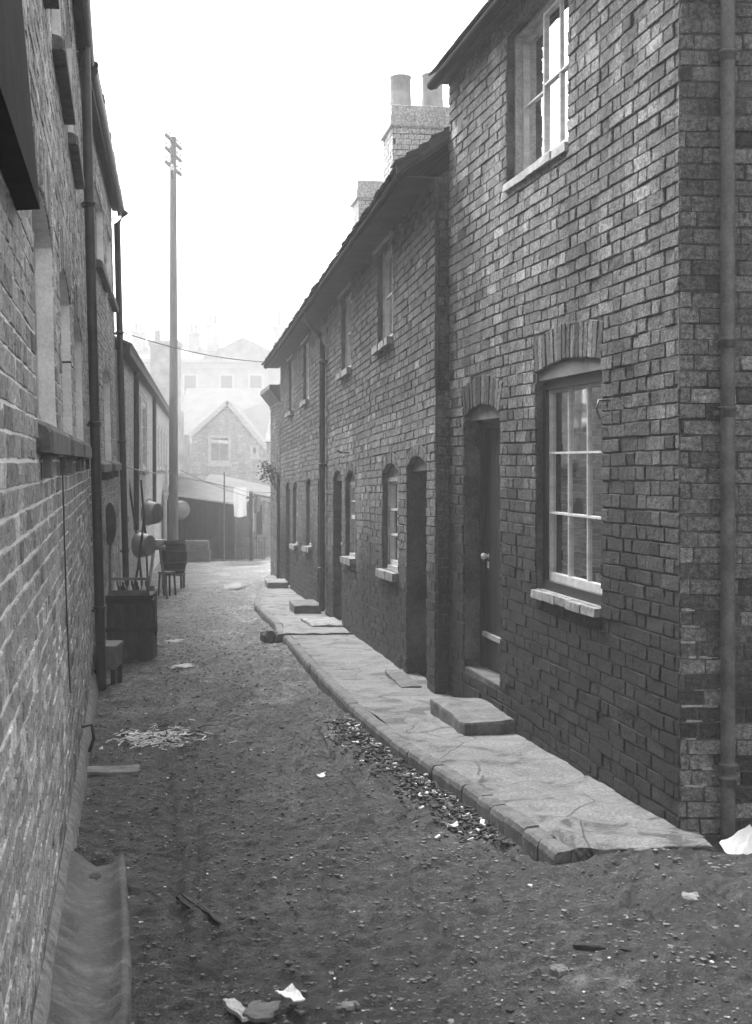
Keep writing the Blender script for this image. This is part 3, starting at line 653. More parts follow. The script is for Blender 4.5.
for ci, (a, b) in enumerate(bounds):
    FMc = T0 @ Matrix.Translation((a, 0, 0))
    oloc = Matrix.Translation((0, 0, 0))
    origin = T0 @ Vector((a, 0, 0)); PMf = frame(origin.x, origin.y, origin.z, tt)
    root, PM = thing('terraced_cottage', PMf, tl[ci], 'cottage', 'terraced cottages along the right')
    def sh(o): q = dict(o); q['x0'] -= a; q['x1'] -= a; return q
    # keep sheared world coordinates: frame with shear evaluated from cottage origin
    FMc = frame(origin.x, origin.y, origin.z, tt, 0, SK)
    L_ = b - a; od, og, ou = sh(doors_[ci]), sh(gwin[ci]), sh(uwin[ci])
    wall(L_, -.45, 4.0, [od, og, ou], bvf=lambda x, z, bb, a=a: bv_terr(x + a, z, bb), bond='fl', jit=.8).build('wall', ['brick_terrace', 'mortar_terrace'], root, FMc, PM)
    window(root, FMc, PM, og, 2, 3 if ci == 0 else 2, y=-.045, fw=.04, outer='paint_dirty', curtain_or_pane_whitener=[(0, .35, 0), (.7, 1, 0)] if ci == 0 else None, lintel=('wood_lintel', -.05), zdrop=.04, sill_h=.08, sill_p=.07, split=None if ci == 0 else .5, bar=.02)
    window(root, FMc, PM, ou, 2, 2 if ci < 2 else 1, y=-.04, fw=.04, outer='paint_dirty', gm='glass_up', curtain_or_pane_whitener=[(0, 1, 0)], sill_h=.07, sill_p=.07, split=None, slider=False, bar=.018)  # full-width pale curtains added so the upstairs panes look bright with sky
    door(root, FMc, PM, od, y=-.30 if ci == 0 else -.13, lintel=('wood_lintel', -.04), mat='wood_door')
    s = MB(); D = 4.0
    s.box(0, L_, -D, -D + .15, -.45, 4.0)
    if ci == 0: s.box(0, .2, -D + .15, -.23, -.45, 4.0)
    if ci == 3: s.box(L_ - .2, L_, -D + .15, -.23, -.45, 4.0); s.add([(L_, -.02, 4.0), (L_, -D, 4.0), (L_, -2.0, 5.5)], [(0, 1, 2)])
    if ci == 0: s.add([(0, -.02, 4.0), (0, -D, 4.0), (0, -2.0, 5.5)], [(0, 1, 2)])
    s.build('rear_wall', ['mortar_terrace'], root, FMc, PM)
    s = MB(); s.box(0, L_ + (.25 if ci == 3 else 0), .014, .27, 3.985, 4.0); s.box(-.0, L_ + (.25 if ci == 3 else 0), .262, .282, 3.965, 4.04); s.build('soffit', ['wood_dark'], root, FMc, PM)
    tiled_roof(root, FMc, PM, 0 if ci else -.02, L_ + (.3 if ci == 3 else 0), .33, 4.02, -2.0, 5.62, ex=.11, j=.012)
    rf = tiled_roof(root, FMc, PM, 0, L_, -4.2, 4.02, -2.0, 5.63, flat=True); rf.name = 'rear_roof'
    # white painted board above upper window
    s = MB(); s.box(ou['x0'] - .08, ou['x1'] + .25, .014, .03, ou['z1'] + .012, ou['z1'] + .05); s.build('head_board', ['paint_dirty'], root, FMc, PM)
    if ci == 0:  # brick return at the jutting near end
        RF = frame(.480 + .9, 10.38 + .9 * .158, 0, tt + math.pi / 2 - .0)
        q = wall(.9, -.25, 4.0, [], bvf=lambda x, z, bb: bv_terr(0, z, bb) * .8, bond='fl', core_d=.02)
        q.build('end_return', ['brick_terrace', 'mortar_terrace'], root, RF, PM)
        s = MB()   # broken verge tiles against the taller house
        for k in range(16):
            y_ = .33 - k * .10; z_ = 4.07 + (.33 - y_) * .69 + rnd.uniform(-.004, .010); e = rnd.uniform(-.015, .01)
            s.add([(-.06 + e, y_ + .02, z_ + .012), (.14, y_ + .02, z_ + .012), (.14, y_ - .17, z_ + .085), (-.06 + e, y_ - .17, z_ + .085), (-.06 + e, y_ + .02, z_ + .028), (.14, y_ + .02, z_ + .028), (.14, y_ - .17, z_ + .10), (-.06 + e, y_ - .17, z_ + .10)],
                  [(3, 2, 1, 0), (4, 5, 6, 7), (0, 1, 5, 4), (1, 2, 6, 5), (2, 3, 7, 6), (3, 0, 4, 7)])
        s.add([(-.05, .33, 4.0), (-.05, -1.3, 5.13), (-.05, -1.3, 5.2), (-.05, .33, 4.09), (-.02, .33, 4.0), (-.02, -1.3, 5.13), (-.02, -1.3, 5.2), (-.02, .33, 4.09)], [(0, 1, 2, 3), (7, 6, 5, 4), (0, 4, 5, 1), (3, 2, 6, 7), (0, 3, 7, 4)])
        s.build('verge_tile', ['tile'], root, FMc, PM)
    if ci == 1:
        s = MB(); s.tube([(1.62, .0, 1.98), (1.60, .12, 1.98), (1.52, .16, 2.0)], .009, 6); s.build('wall_bracket', ['iron'], root, FMc, PM)
    if ci == 2:
        pipe(root, FMc, PM, [(.12, .29, 3.98), (.12, .27, 3.85), (.10, .10, 3.66), (.10, .065, 3.5), (.12, .065, 1.5), (.09, .075, -.08)], .04, [(.10, .065, 3.3), (.11, .065, 1.9), (.10, .07, .5)])
    if ci == 3:
        pipe(root, FMc, PM, [(3.7, .07, 1.9), (3.7, .07, -.1)], .035)
    pipe(root, FMc, PM, [(-.0, .30, 3.99), (L_, .30, 3.99)], .032, mat='tar_wood', name='gutter')
    if ci in (2, 3):
        if ci == 2: x_, y0_, top = .45, -.97, 6.92
        else: x_, y0_, top = .95, -1.08, 6.86
        CF = frame(*(FMc @ Vector((x_, y0_, 0)))[:], tt); wd, dp = .82, .78     # along wall, depth back
        s = MB(); s.box(0, wd, -dp, 0, 4.2, top - .02, 1)
        cq = wall(wd, 4.2, top - .02, [], core_d=.03, bond='fl'); s.add(cq.v, []); 
        for f_, m_, b_ in zip(cq.f, cq.m, cq.bv): s.f.append([i + len(s.v) - len(cq.v) for i in f_]); s.m.append(m_); s.bv.append(b_); s.sm.append(False)
        # face looking at the camera
        cq = wall(dp, 4.2, top - .02, [], core_d=.03, bond='fl'); o0 = len(s.v)
        s.v += [(-y_, x_ - dp, z_) for (x_, y_, z_) in cq.v]   # x-> along -y side
        for f_, m_, b_ in zip(cq.f, cq.m, cq.bv): s.f.append([i + o0 for i in f_]); s.m.append(m_); s.bv.append(b_); s.sm.append(False)
        s.box(-.045, wd + .045, -dp - .045, .045, top - .30, top - .15, 0, .004, .4, .01); s.box(-.03, wd + .03, -dp - .03, .03, top - .15, top, 0, .004, .5, .01)
        ch_ = s.build('chimney', ['brick_far', 'mortar_terrace'], root, CF, PM)
        for k, cy in enumerate((-.62, -.16)) if ci == 2 else enumerate((-.62,)):
            q = MB(); hh = (.55, .50)[k] if ci == 2 else .12; q.lathe([(.0, .02), (.165, .02), (.17, .0), (.16, .06), (.15, hh * .5), (.142, hh * .93), (.155, hh * .95), (.155, hh), (.12, hh), (.12, hh * .3), (.0, hh * .3)], (wd * .4, cy, top - .01), 'z', 16)
            q.build('chimney_pot', ['pot'], ch_, CF, PM)
def tp(x, y): v = T0 @ Vector((x, y, 0)); return v
v = tp(7.9, .24); stone('doorstep', v.x, v.y, zlin(v.y) + .13, .78, .36, .17, tt, 'stone_dark', 'thick stone step below the doorway just past the middle downpipe', 'doorstep')
v = tp(13.15, .22); stone('doorstep', v.x, v.y, zlin(v.y) + .12, .8, .36, .16, tt, 'stone', 'small pale stone step below the farthest cottage door', 'doorstep')
v = tp(6.0, .2); stone('doorstep', v.x, v.y, zlin(v.y) + .045, .8, .42, .06, tt + .06, 'stone_sill', 'thin flat slab lying before the doorway nearer than the middle downpipe', 'doorstep')
v = tp(.82, .13); stone('doorstep', v.x, v.y, zlin(v.y) + .03, .9, .16, .05, tt, 'stone_dark', 'narrow flush stone step of the doorway next to the tall house', 'doorstep')
# lump of rag/mud at pavement end
stone('stone_lump', -1.22, 15.25, zlin(15.25) + .0, .22, .16, .12, .4, 'stone_dark', 'dark lump of stone in the gap between the two pavements', 'stone', .03, .03)

# low outbuilding at the end of the terrace and shrub on it
OF = frame(terr_x(25.45) + .03, 25.45, -.7, tt)
root, PM = thing('brick_outbuilding', OF, 'low brick outbuilding past the farthest cottage, with a jutting roof edge', 'outbuilding')
wall(2.4, -.2, 3.55, [], bond='fl', jit=.5).build('wall', ['brick_terrace', 'mortar_terrace'], root, OF, PM)
s = MB(); s.box(0, 2.4, -2.4, -.24, -.2, 3.5); s.build('rear_wall', ['mortar_terrace'], root, OF, PM)
s = MB(); s.prism([(-.1, 3.55), (2.5, 3.55), (2.5, 3.95), (-.1, 3.95)], -2.4, .02); s.add([(-.12, .02, 3.6), (-.12, .22, 3.85), (-.12, .22, 3.93), (-.12, .02, 3.93), (2.5, .02, 3.6), (2.5, .22, 3.85), (2.5, .22, 3.93), (2.5, .02, 3.93)], [(0, 1, 2, 3), (7, 6, 5, 4), (0, 4, 5, 1), (1, 5, 6, 2), (2, 6, 7, 3)]); s.build('roof', ['roof_dark'], root, OF, PM)
s = MB(); bx = OF @ Vector((.2, .03, 2.1))
stems = []
for k in range(9):
    a = rnd.uniform(.3, 2.6); q = Vector((-math.cos(a * .5) * .3 - .05, rnd.uniform(-.15, .2), math.sin(a) * .35 - .1)); 
    s.tube([(0, 0, -.3), tuple(q * .5), tuple(q)], .006, 5, 0, .003); stems.append(q)
sr = s.build('climbing_shrub', ['wood_dark']); sr.location = bx; tag(sr, 'small leafy shrub sprouting from the outbuilding wall', 'shrub')
s = MB()
for k in range(260):
    q = rnd.choice(stems) * rnd.uniform(.3, 1.1) + Vector([rnd.gauss(0, .05) for _ in range(3)]); u_ = Vector([rnd.gauss(0, 1) for _ in range(3)]).normalized() * .03; v_ = u_.cross(Vector([rnd.gauss(0, 1) for _ in range(3)])).normalized() * .018
    s.add([tuple(q - u_), tuple(q + v_), tuple(q + u_), tuple(q - v_)], [(0, 1, 2, 3)])
s.build('foliage', ['leaf'], sr)

# ---------------------------------------------------------------- left workshop buildings
tL1 = math.atan2(-1, .195); LEAN = .025
L1 = frame(-2.565, 11.8, 0, tL1, LEAN)
def xl(Y): return (11.8 - Y) * 1.0188
root, PM = thing('brick_workshop', L1, 'leaning light brick workshop wall nearest on the left', 'workshop')
LL = xl(1.4)
lops = [op(xl(6.1), xl(4.75), 1.88, 2.72, .10, .22), op(xl(8.15), xl(6.8), 1.86, 2.70, .10, .22), op(xl(10.4), xl(8.8), 1.84, 2.68, .10, .22),
        op(xl(5.9), xl(4.6), 3.89, 4.85, .1, .22), op(xl(7.95), xl(6.65), 3.89, 4.85, .1, .22), op(xl(9.85), xl(8.6), 3.89, 4.85, .1, .22)]
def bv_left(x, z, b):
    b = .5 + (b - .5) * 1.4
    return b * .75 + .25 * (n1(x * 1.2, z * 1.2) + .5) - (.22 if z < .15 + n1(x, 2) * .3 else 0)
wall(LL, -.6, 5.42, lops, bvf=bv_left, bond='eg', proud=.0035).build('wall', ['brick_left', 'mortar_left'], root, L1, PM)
s = MB(); s.box(0, LL, -4, -3.8, -.6, 5.4); s.box(LL - .2, LL, -3.8, -.23, -.6, 5.4); s.build('rear_wall', ['mortar_left'], root, L1, PM)
def lsill(root, FM, PM, x0, x1, z0, h, pr, mat='stone_dark', parent=None):
    s = MB(); a = x1
    # rounded near end
    prof = [(0, z0), (pr, z0), (pr, z0 + h * .75), (pr * .7, z0 + h), (0, z0 + h * 1.15)]
    n = len(prof); vs = [(x0, y, z) for y, z in prof] + [(x1 - .03, y, z) for y, z in prof] + [(x1, y * .8, z0 + (z - z0) * .85 + .005) for y, z in prof]
    s.add(vs, [(i, i + n, (i + 1) % n + n, (i + 1) % n) for i in range(n)] + [(i + n, i + 2 * n, (i + 1) % n + 2 * n, (i + 1) % n + n) for i in range(n)] + [tuple(range(n)), tuple(range(2 * n, 3 * n))[::-1]])
    if z0 < 2: s.box(x0 + .1, x0 + .2, .012, pr * .7, z0 - .09, z0 - .004); s.box(x1 - .25, x1 - .15, .012, pr * .7, z0 - .09, z0 - .004)
    return s.build('sill', [mat], parent or root, FM, PM)
for i, o in enumerate(lops):
    lw = window(root, L1, PM, o, 3, 3, y=-.075, fw=.06, fmat='paint_dirty', outer='paint_dirty', sill=False, zdrop=0 if i > 2 else .0)
    if i < 3: lsill(root, L1, PM, o['x0'] - .2, o['x1'] + .08, 1.75, .11, .06, parent=lw)
    else: lsill(root, L1, PM, o['x0'] - .08, o['x1'] + .08, 3.80, .08, .07, parent=lw)
s = MB(); s.box(-.05, LL, .012, .05, 5.32, 5.39); s.box(-.05, LL, .05, .07, 5.27, 5.42); s.build('soffit', ['wood_dark'], root, L1, PM)
pipe(root, L1, PM, [(0, .10, 5.34), (LL, .10, 5.34)], .045, name='gutter')
tiled_roof(root, L1, PM, 0, LL, .12, 5.42, -2.0, 6.7, ex=.2, tw=.3, mat='slate')
rf = tiled_roof(root, L1, PM, 0, LL, -4.1, 5.42, -2.0, 6.71, flat=True); rf.name = 'rear_roof'
xp = xl(11.25)
pipe(root, L1, PM, [(xp, .075, 6.0), (xp, .075, 2.5), (xp, .075, -.32)], .044, [(xp, .075, 3.95), (xp, .075, 2.05), (xp, .075, .45)])
s = MB(); nn = 40; vs = []
for i in range(nn + 1):
    x = LL * i / nn; zt = .0 - .03 * (11.8 - x / 1.0188 - 6) + n1(x * 2, 4) * .03
    vs += [(x, .006, zt + .03), (x, .03 + n1(x * 3, 1) * .008, zt), (x, .05, zt - .1), (x, .06, zt - .5)]
s.add(vs, [(i * 4 + j, i * 4 + j + 1, i * 4 + j + 5, i * 4 + j + 4) for i in range(nn) for j in range(3)], smooth=True); s.build('cement_skirting', ['stone_sill'], root, L1, PM)
# thin conduit on wall and hooks near the ground
pipe(root, L1, PM, [(xl(6.2), .02, 1.7), (xl(6.25), .02, 1.1), (xl(6.3), .025, 0.6)], .004, name='conduit')
s = MB(); s.tube([(xl(8.2), .0, .05), (xl(8.2), .07, .06), (xl(8.22), .08, -.03), (xl(8.25), .05, -.12)], .012, 6); s.build('wall_hook', ['iron'], root, L1, PM)
s = MB(); s.tube([(xl(6.9), .0, 2.25), (xl(6.9), .05, 2.25), (xl(6.85), .055, 2.22)], .006, 6); s.build('lamp_bracket', ['iron'], root, L1, PM)
# dark timber board on the wall at the top left
BF = L1 @ Matrix.Translation((xl(4.0), -.012, 2.49)) @ Euler((R(3.4), 0, 0)).to_matrix().to_4x4()
mb = MB()
for k in range(4): mb.box(k * .42, k * .42 + .417, .015, .085, rnd.uniform(0, .004), 1.5)
mb.box(0.0, 1.68, .015, .06, .3, .9)
bo = mb.build('timber_shutter', ['tar_wood']); bo.matrix_world = BF
tag(bo, 'black timber shutter fixed high on the near left wall', 'shutter')

tL2 = math.atan2(-1, .157)
L2 = frame(-3.538, 18.0, 0, tL2, LEAN)
def xm(Y): return (18.0 - Y) * 1.0122
root, PM = thing('brick_workshop', L2, 'second leaning brick workshop on the left, ending in a tall downpipe', 'workshop')
LM = xm(11.8) - .002
mops = [op(xm(13.7), xm(12.2), 1.74, 2.72, .12, .22), op(xm(16.3), xm(14.6), 1.72, 2.72, .12, .22), op(xm(15.6), xm(13.7), 3.86, 4.75), op(xm(17.7), xm(16.3), 3.86, 4.75)]
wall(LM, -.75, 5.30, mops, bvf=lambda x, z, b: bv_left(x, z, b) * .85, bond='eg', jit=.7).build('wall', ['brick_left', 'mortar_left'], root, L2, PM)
s = MB(); s.box(0, LM, -4, -3.8, -.7, 5.3); s.box(0, .2, -3.8, -.23, -.7, 5.3); s.add([(.0, -.02, 5.3), (.0, -4, 5.3), (.0, -2, 6.6)], [(0, 1, 2)]); s.build('rear_wall', ['mortar_left'], root, L2, PM)
for i, o in enumerate(mops):
    lw = window(root, L2, PM, o, 3, 3, y=-.075, fw=.05, fmat='paint_dirty', outer='paint_dirty', sill=False)
    if i < 2: lsill(root, L2, PM, o['x0'] - .08, o['x1'] + .08, 1.62, .10, .12, parent=lw)
    else: lsill(root, L2, PM, o['x0'] - .05, o['x1'] + .05, 3.76, .09, .08, parent=lw)
s = MB(); s.box(-.15, LM, .012, .09, 5.22, 5.27); s.box(-.15, LM, .09, .11, 5.14, 5.33); s.build('soffit', ['wood_dark'], root, L2, PM)
pipe(root, L2, PM, [(-.18, .14, 5.2), (LM, .12, 5.26)], .05, name='gutter')
tiled_roof(root, L2, PM, -.15, LM, .15, 5.32, -2.0, 6.6, ex=.2, tw=.3, mat='slate')
rf = tiled_roof(root, L2, PM, -.15, LM, -4.1, 5.32, -2.0, 6.61, flat=True); rf.name = 'rear_roof'
pipe(root, L2, PM, [(.0, .2, 5.18), (.06, .08, 5.0), (.08, .08, 2.2), (.10, .08, -.6)], .045, [(.07, .08, 3.5), (.08, .08, 2.0), (.1, .08, .5)])

# pale low building
tL3 = math.atan2(-1, .134)
L3 = frame(-3.56 - .134 * 28, 46.0, 0, tL3)
def xq(Y): return (46.0 - Y) * 1.009
root, PM = thing('pale_workshop', L3, 'long low pale-washed workshop behind the telegraph pole on the left', 'workshop')
LQ = xq(18.05)
qops = [op(xq(b), xq(a), z0, z1) for (a, b, z0, z1) in ((18.6, 19.5, .9, 2.8), (22.9, 24.2, 1.57, 2.92), (25.1, 26.9, 1.55, 2.92), (31.3, 32.6, 1.5, 2.7), (33.4, 34.8, 1.5, 2.7), (35.7, 37.3, 1.5, 2.7), (38.4, 40.2, 1.45, 2.7), (41.2, 43, 1.45, 2.7))]
wall(LQ, -1.4, 3.28, qops, bond='fl', jit=.5).build('wall', ['brick_pale', 'mortar_pale'], root, L3, PM)
s = MB(); s.box(0, LQ, -4, -3.8, -1.4, 3.2); s.box(0, .2, -3.8, -.23, -1.4, 3.2); s.build('rear_wall', ['mortar_pale'], root, L3, PM)
for o in qops: window(root, L3, PM, o, 2, 3, y=-.015, fw=.09, fmat='paint_white', outer='paint_white', sill_h=.08, sill_p=.05)
s = MB(); s.box(-.1, LQ, .0, .15, 3.22, 3.36); s.build('gutter', ['roof_dark'], root, L3, PM)
tiled_roof(root, L3, PM, -.1, LQ, .2, 3.36, -2.0, 4.3, flat=True, mat='slate')
rf = tiled_roof(root, L3, PM, -.1, LQ, -4.1, 3.36, -2.0, 4.31, flat=True, mat='slate'); rf.name = 'rear_roof'
for Y in (21.4, 29.6): pipe(root, L3, PM, [(xq(Y), .07, 3.2), (xq(Y), .07, .6)], .045)

# ---------------------------------------------------------------- shed, hut, far buildings
def k(x, y, Y): return ((x - 376) * Y / F, Y, H0 + (YH - y) * Y / F)
SF = frame(-5.95, 37.0, -1.05)
root, PM = thing('timber_shed', SF, 'dark boarded shed with a sloping roof across the lane end', 'shed')
s = MB(); W_ = 2.15; n = 15
for i in range(n):
    a, b = W_ * i / n, W_ * (i + 1) / n; za, zb = 1.83 - .14 * a, 1.83 - .14 * b
    s.prism([(a + .004, 0), (b - .004, 0), (b - .004, zb), (a + .004, za)], -.03 + rnd.uniform(-.004, .004), .02)
s.prism([(0, 0), (W_, 0), (W_, 1.5), (0, 1.8)], .02, .05)
s.box(W_ - .05, W_, .05, 2.2, 0, 1.5); s.box(0, .05, .05, 2.2, 0, 1.7); s.box(0, W_, 2.15, 2.2, 0, 1.6)
s.build('wall', ['wood_dark'], root, SF, PM)
s = MB(); s.add([(-.1, -.12, 1.84), (W_ + .1, -.12, 1.50), (W_ + .1, 2.4, 1.78), (-.1, 2.4, 2.28), (-.1, -.12, 1.90), (W_ + .1, -.12, 1.56), (W_ + .1, 2.4, 1.84), (-.1, 2.4, 2.34)], [(3, 2, 1, 0), (4, 5, 6, 7), (0, 1, 5, 4), (1, 2, 6, 5), (2, 3, 7, 6), (3, 0, 4, 7)])
s.build('roof', ['roof_dark'], root, SF, PM)
s = MB(); s.bar((-.1, -.14, 1.88), (W_ + .1, -.14, 1.54), .02, .05); s.build('trim', ['paint_white'], root, SF, PM); s = MB(); s.bar((-.05, 2.42, 2.34), (W_ - .2, 2.42, 1.90), .03, .09); s.build('trim', ['paint_white'], root, SF, PM)
s = MB(); s.box(.62, .9, -.045, -.031, .62, .98); s.build('hatch', ['debris_dark'], root, SF, PM)
s = MB(); s.box(W_ - .22, W_ - .02, -.06, -.032, 0, 1.3); s.build('door_post', ['wood_mid'], root, SF, PM)
s = MB(); s.bar((.0, -.1, 1.7), (.0, -.1, 2.7), .08); s.build('corner_post', ['paint_white'], root, SF, PM)

HF = frame(-3.75, 40.0, -1.1)
root, PM = thing('lean_to_hut', HF, 'pale lean-to hut right of the dark shed, behind the washing', 'hut')
s = MB(); s.box(0, .85, -.05, 2, 0, 1.55); s.build('wall', ['render_pale'], root, HF, PM)
s = MB(); s.box(.5, .68, -.07, -.052, .75, 1.5); s.build('window', ['paint_white'], root, HF, PM)
s = MB(); s.box(.08, .26, -.07, -.052, .6, 1.5); s.build('door', ['wood_dark'], root, HF, PM)
s = MB(); s.add([(-1.6, -.3, 2.1), (.95, -.3, 1.62), (.95, 2.1, 1.85), (-1.6, 2.1, 2.4), (-1.6, -.3, 2.16), (.95, -.3, 1.68), (.95, 2.1, 1.91), (-1.6, 2.1, 2.46)], [(3, 2, 1, 0), (4, 5, 6, 7), (0, 1, 5, 4), (1, 2, 6, 5), (2, 3, 7, 6), (3, 0, 4, 7)]); s.build('roof', ['roof_dark'], root, HF, PM)
s = MB(); s.box(-1.55, -1.5, .1, 2, 0, 2.1); s.build('post', ['wood_mid'], root, HF, PM)
# broken paling fence
PF = frame(-4.0, 36.6, -1.02)
s = MB()
for i in range(12):
    a = i * .075; s.box(a, a + .045, rnd.uniform(-.03, .03), rnd.uniform(.035, .06), 0, rnd.uniform(.45, .95), 0, .01)
s.bar((0, .03, .3), (.95, .03, .33), .03); s.bar((0, .03, .6), (.95, .03, .58), .03)
f_ = s.build('paling_fence', ['wood_mid']); f_.location = (-4.0, 36.7, -1.02); tag(f_, 'broken low paling fence right of the dark shed', 'fence')

GF = frame(-7.93, 56, -1.15)
root, PM = thing('gabled_cottage', GF, 'hazy cottage with white bargeboards on its gable beyond the shed', 'cottage')
gw = 3.28; go_ = [op(.69, 1.68, 2.78, 4.03), op(2.5, 2.89, 3.09, 3.6)]
gm = wall(gw, 0, 5.4, go_, bond='fl', jit=.4, ch=.09, bl=.26)
rl = lambda x: 4.0 + 1.4 * x / 1.55 if x < 1.55 else 5.4 - 2.1 * (x - 1.55) / (gw - 1.55)
gm.v = [(x, y, min(z, rl(x))) for x, y, z in gm.v]
GR = frame(-7.93 + gw, 56, -1.15, math.pi)
# mirror x so the wall faces the camera
for i, (x, y, z) in enumerate(gm.v): gm.v[i] = (gw - x, y, z)
gm.f = [f_[::-1] for f_ in gm.f]
gm.build('wall', ['brick_far', 'mortar_far'], root, GR, PM)
for o in go_:
    o2 = dict(o); o2['x0'], o2['x1'] = gw - o['x1'], gw - o['x0']
    window(root, GR, PM, o2, 2 if o['x1'] - o['x0'] > .6 else 1, 1, y=-.03, fw=.1, fmat='paint_white', outer='paint_white', sill_h=.1, sill_p=.08, sill_mat='paint_white')
s = MB()
for (a, b) in (((-.12, 3.95), (1.55, 5.45)), ((gw + .12, 3.25), (1.55, 5.45))):
    s.bar((a[0], -.15, a[1]), (b[0], -.15, b[1]), .05, .19)
s.build('bargeboard', ['paint_white'], root, GF, PM)
s = MB()
s.add([(-.2, -.12, 4.0), (1.55, -.12, 5.52), (1.55, 4, 5.52), (-.2, 4, 4.0), (gw + .2, -.12, 3.3), (gw + .2, 4, 3.3)], [(0, 1, 2, 3), (1, 4, 5, 2)])
s.add([(-1.0, 2.2, 4.0), (gw + 1.0, 2.2, 3.6), (gw + 1.0, 5.2, 6.35), (-1.0, 5.2, 6.35)], [(0, 1, 2, 3)]); s.build('roof', ['slate_far'], root, GF, PM)
s = MB(); s.box(-1.0, gw + 1.0, 2.4, 7, 0, 3.7); s.box(0, gw, .24, 2.4, 0, 3.2); s.build('rear_wing', ['mortar_far'], root, GF, PM)
s = MB(); s.box(-1.25, -.22, -2.0, -.8, 0, 5.0); s.box(-1.55, .0, -2.2, -.7, 0, 4.0); s.box(-1.45, -.35, -2.0, -.8, 5.0, 7.7); s.box(-1.52, -.28, -2.07, -.73, 7.7, 7.9)
for x in (-1.25, -.6): s.lathe([(.14, 7.9), (.12, 8.3), (.14, 8.4), (0.08, 8.4)], (x, -1.4, 0), 'z', 10)
s.build('chimney', ['mortar_far'], root, GF, PM)

# terrace far behind
BF_ = frame(-19.0, 84, -1.2)
root, PM = thing('tall_terrace_house', BF_, 'tall pale terrace with a pediment fading into the haze', 'house')
BW = 14.0
s = MB(); s.box(0, BW, 0, 8, 0, 9.6); s.box(-.05, BW, -.2, 0, 9.35, 9.6); s.box(-.05, BW, -.1, 0, 8.95, 9.05); s.box(0, BW, -.08, 0, 6.3, 6.42)
s.build('wall', ['render_far'], root, BF_, PM)
s = MB(); s.add([(8.0, -.15, 9.62), (13.0, -.15, 9.62), (10.4, -.15, 10.9), (8.0, 4, 9.62), (13.0, 4, 9.62), (10.4, 4, 10.9)], [(0, 1, 2), (0, 2, 5, 3), (1, 4, 5, 2)])
s.bar((7.9, -.2, 9.6), (10.4, -.2, 10.9), .12); s.bar((13.1, -.2, 9.6), (10.4, -.2, 10.9), .12); s.bar((7.9, -.2, 9.65), (13.1, -.2, 9.65), .12); s.build('pediment', ['render_pale'], root, BF_, PM)
s = MB(); s.add([(0, .0, 9.6), (BW, .0, 9.6), (BW, 4, 11.2), (0, 4, 11.2)], [(0, 1, 2, 3)]); s.build('roof', ['slate_far'], root, BF_, PM)
for xw in (2.6, 4.9, 7.0, 9.35, 11.25):
    q = MB(); q.box(xw - .5, xw + .5, -.06, -.001, 7.1, 8.6); f_ = q.build('window', ['paint_white'], root, BF_, PM)
    q = MB(); q.box(xw - .36, xw + .36, -.075, -.061, 7.2, 8.5); q.build('pane', ['slate_far'], f_, BF_, PM)
    q = MB(); q.box(xw - .5, xw + .5, -.06, -.001, 3.6, 5.4); f_ = q.build('window', ['paint_white'], root, BF_, PM)
for (cx, wd, hh, pots) in ((3.3, .7, 11.4, 2), (6.95, .6, 11.3, 2), (8.2, .7, 11.9, 2), (12.6, .75, 11.7, 1)):
    q = MB(); q.box(cx - wd / 2, cx + wd / 2, 1.5, 2.6, 9.6, hh); q.box(cx - wd / 2 - .08, cx + wd / 2 + .08, 1.4, 2.7, hh, hh + .18); c_ = q.build('chimney', ['render_far'], root, BF_, PM)
    for i in range(pots):
        q = MB(); xx = cx + (i - (pots - 1) / 2) * .32; q.lathe([(.13, hh + .16), (.11, hh + .6 + (pots == 1) * .5), (.13, hh + .7 + (pots == 1) * .5), (.05, hh + .7)], (xx, 2.0, 0), 'z', 10); q.build('chimney_pot', ['pot'], c_, BF_, PM)
# wall closing the view at right
WF = frame(-2.55 , 47.5, -1.25, math.pi)
root, PM = thing('far_brick_house', WF, 'plain hazy brick house glimpsed past the end of the right terrace', 'house')
wall(1.45, 0, 3.7, [op(1.0, 1.3, 1.9, 3.0)], bond='fl', jit=.4, ch=.09).build('wall', ['brick_far', 'mortar_far'], root, WF, PM)
s = MB(); s.box(0, 1.45, -3, -.24, 0, 3.65); s.build('rear_wall', ['mortar_far'], root, WF, PM)
window(root, WF, PM, op(1.0, 1.3, 1.9, 3.0), 1, 2, y=-.03, fw=.06, outer='paint_white')
tiled_roof(root, WF, PM, -.1, 1.5, .2, 3.7, -1.6, 4.5, flat=True, mat='slate')

# ---------------------------------------------------------------- telegraph pole, wires, washing
PY = 31.0; pxx = (173.5 - 376) * PY / F
zb = gz(pxx, PY); ztop = H0 + (YH - 137) * PY / F
PFm = frame(pxx, PY, zb)
root, PM = thing('telegraph_pole', PFm, 'tall wooden telegraph pole standing at the end of the lane', 'pole')
s = MB(); s.tube([(0, 0, -.2), (0, 0, (ztop - zb) * .5), (-.01, 0, ztop - zb)], .118, 14, 0, .075); s.build('shaft', ['pole_wood'], root, PFm, PM)
for i, dz in enumerate((.12, .42, .75, .98)):
    q = MB(); h = ztop - zb - dz; dxx = .075 if i < 3 else -.07
    q.bar((-dxx, -.7, h + .0), (dxx, .7, h), .06, .07); a_ = q.build('crossarm', ['pole_wood'], root, PFm, PM)
    for tt_ in (-.9, -.5, .5, .9):
        q = MB(); q.lathe([(.012, 0), (.012, .05), (.035, .06), (.04, .1), (.02, .15), (0, .155)], (dxx * tt_, .7 * tt_, h + .04), 'z', 8); q.build('insulator', ['ceramic'], a_, PFm, PM)
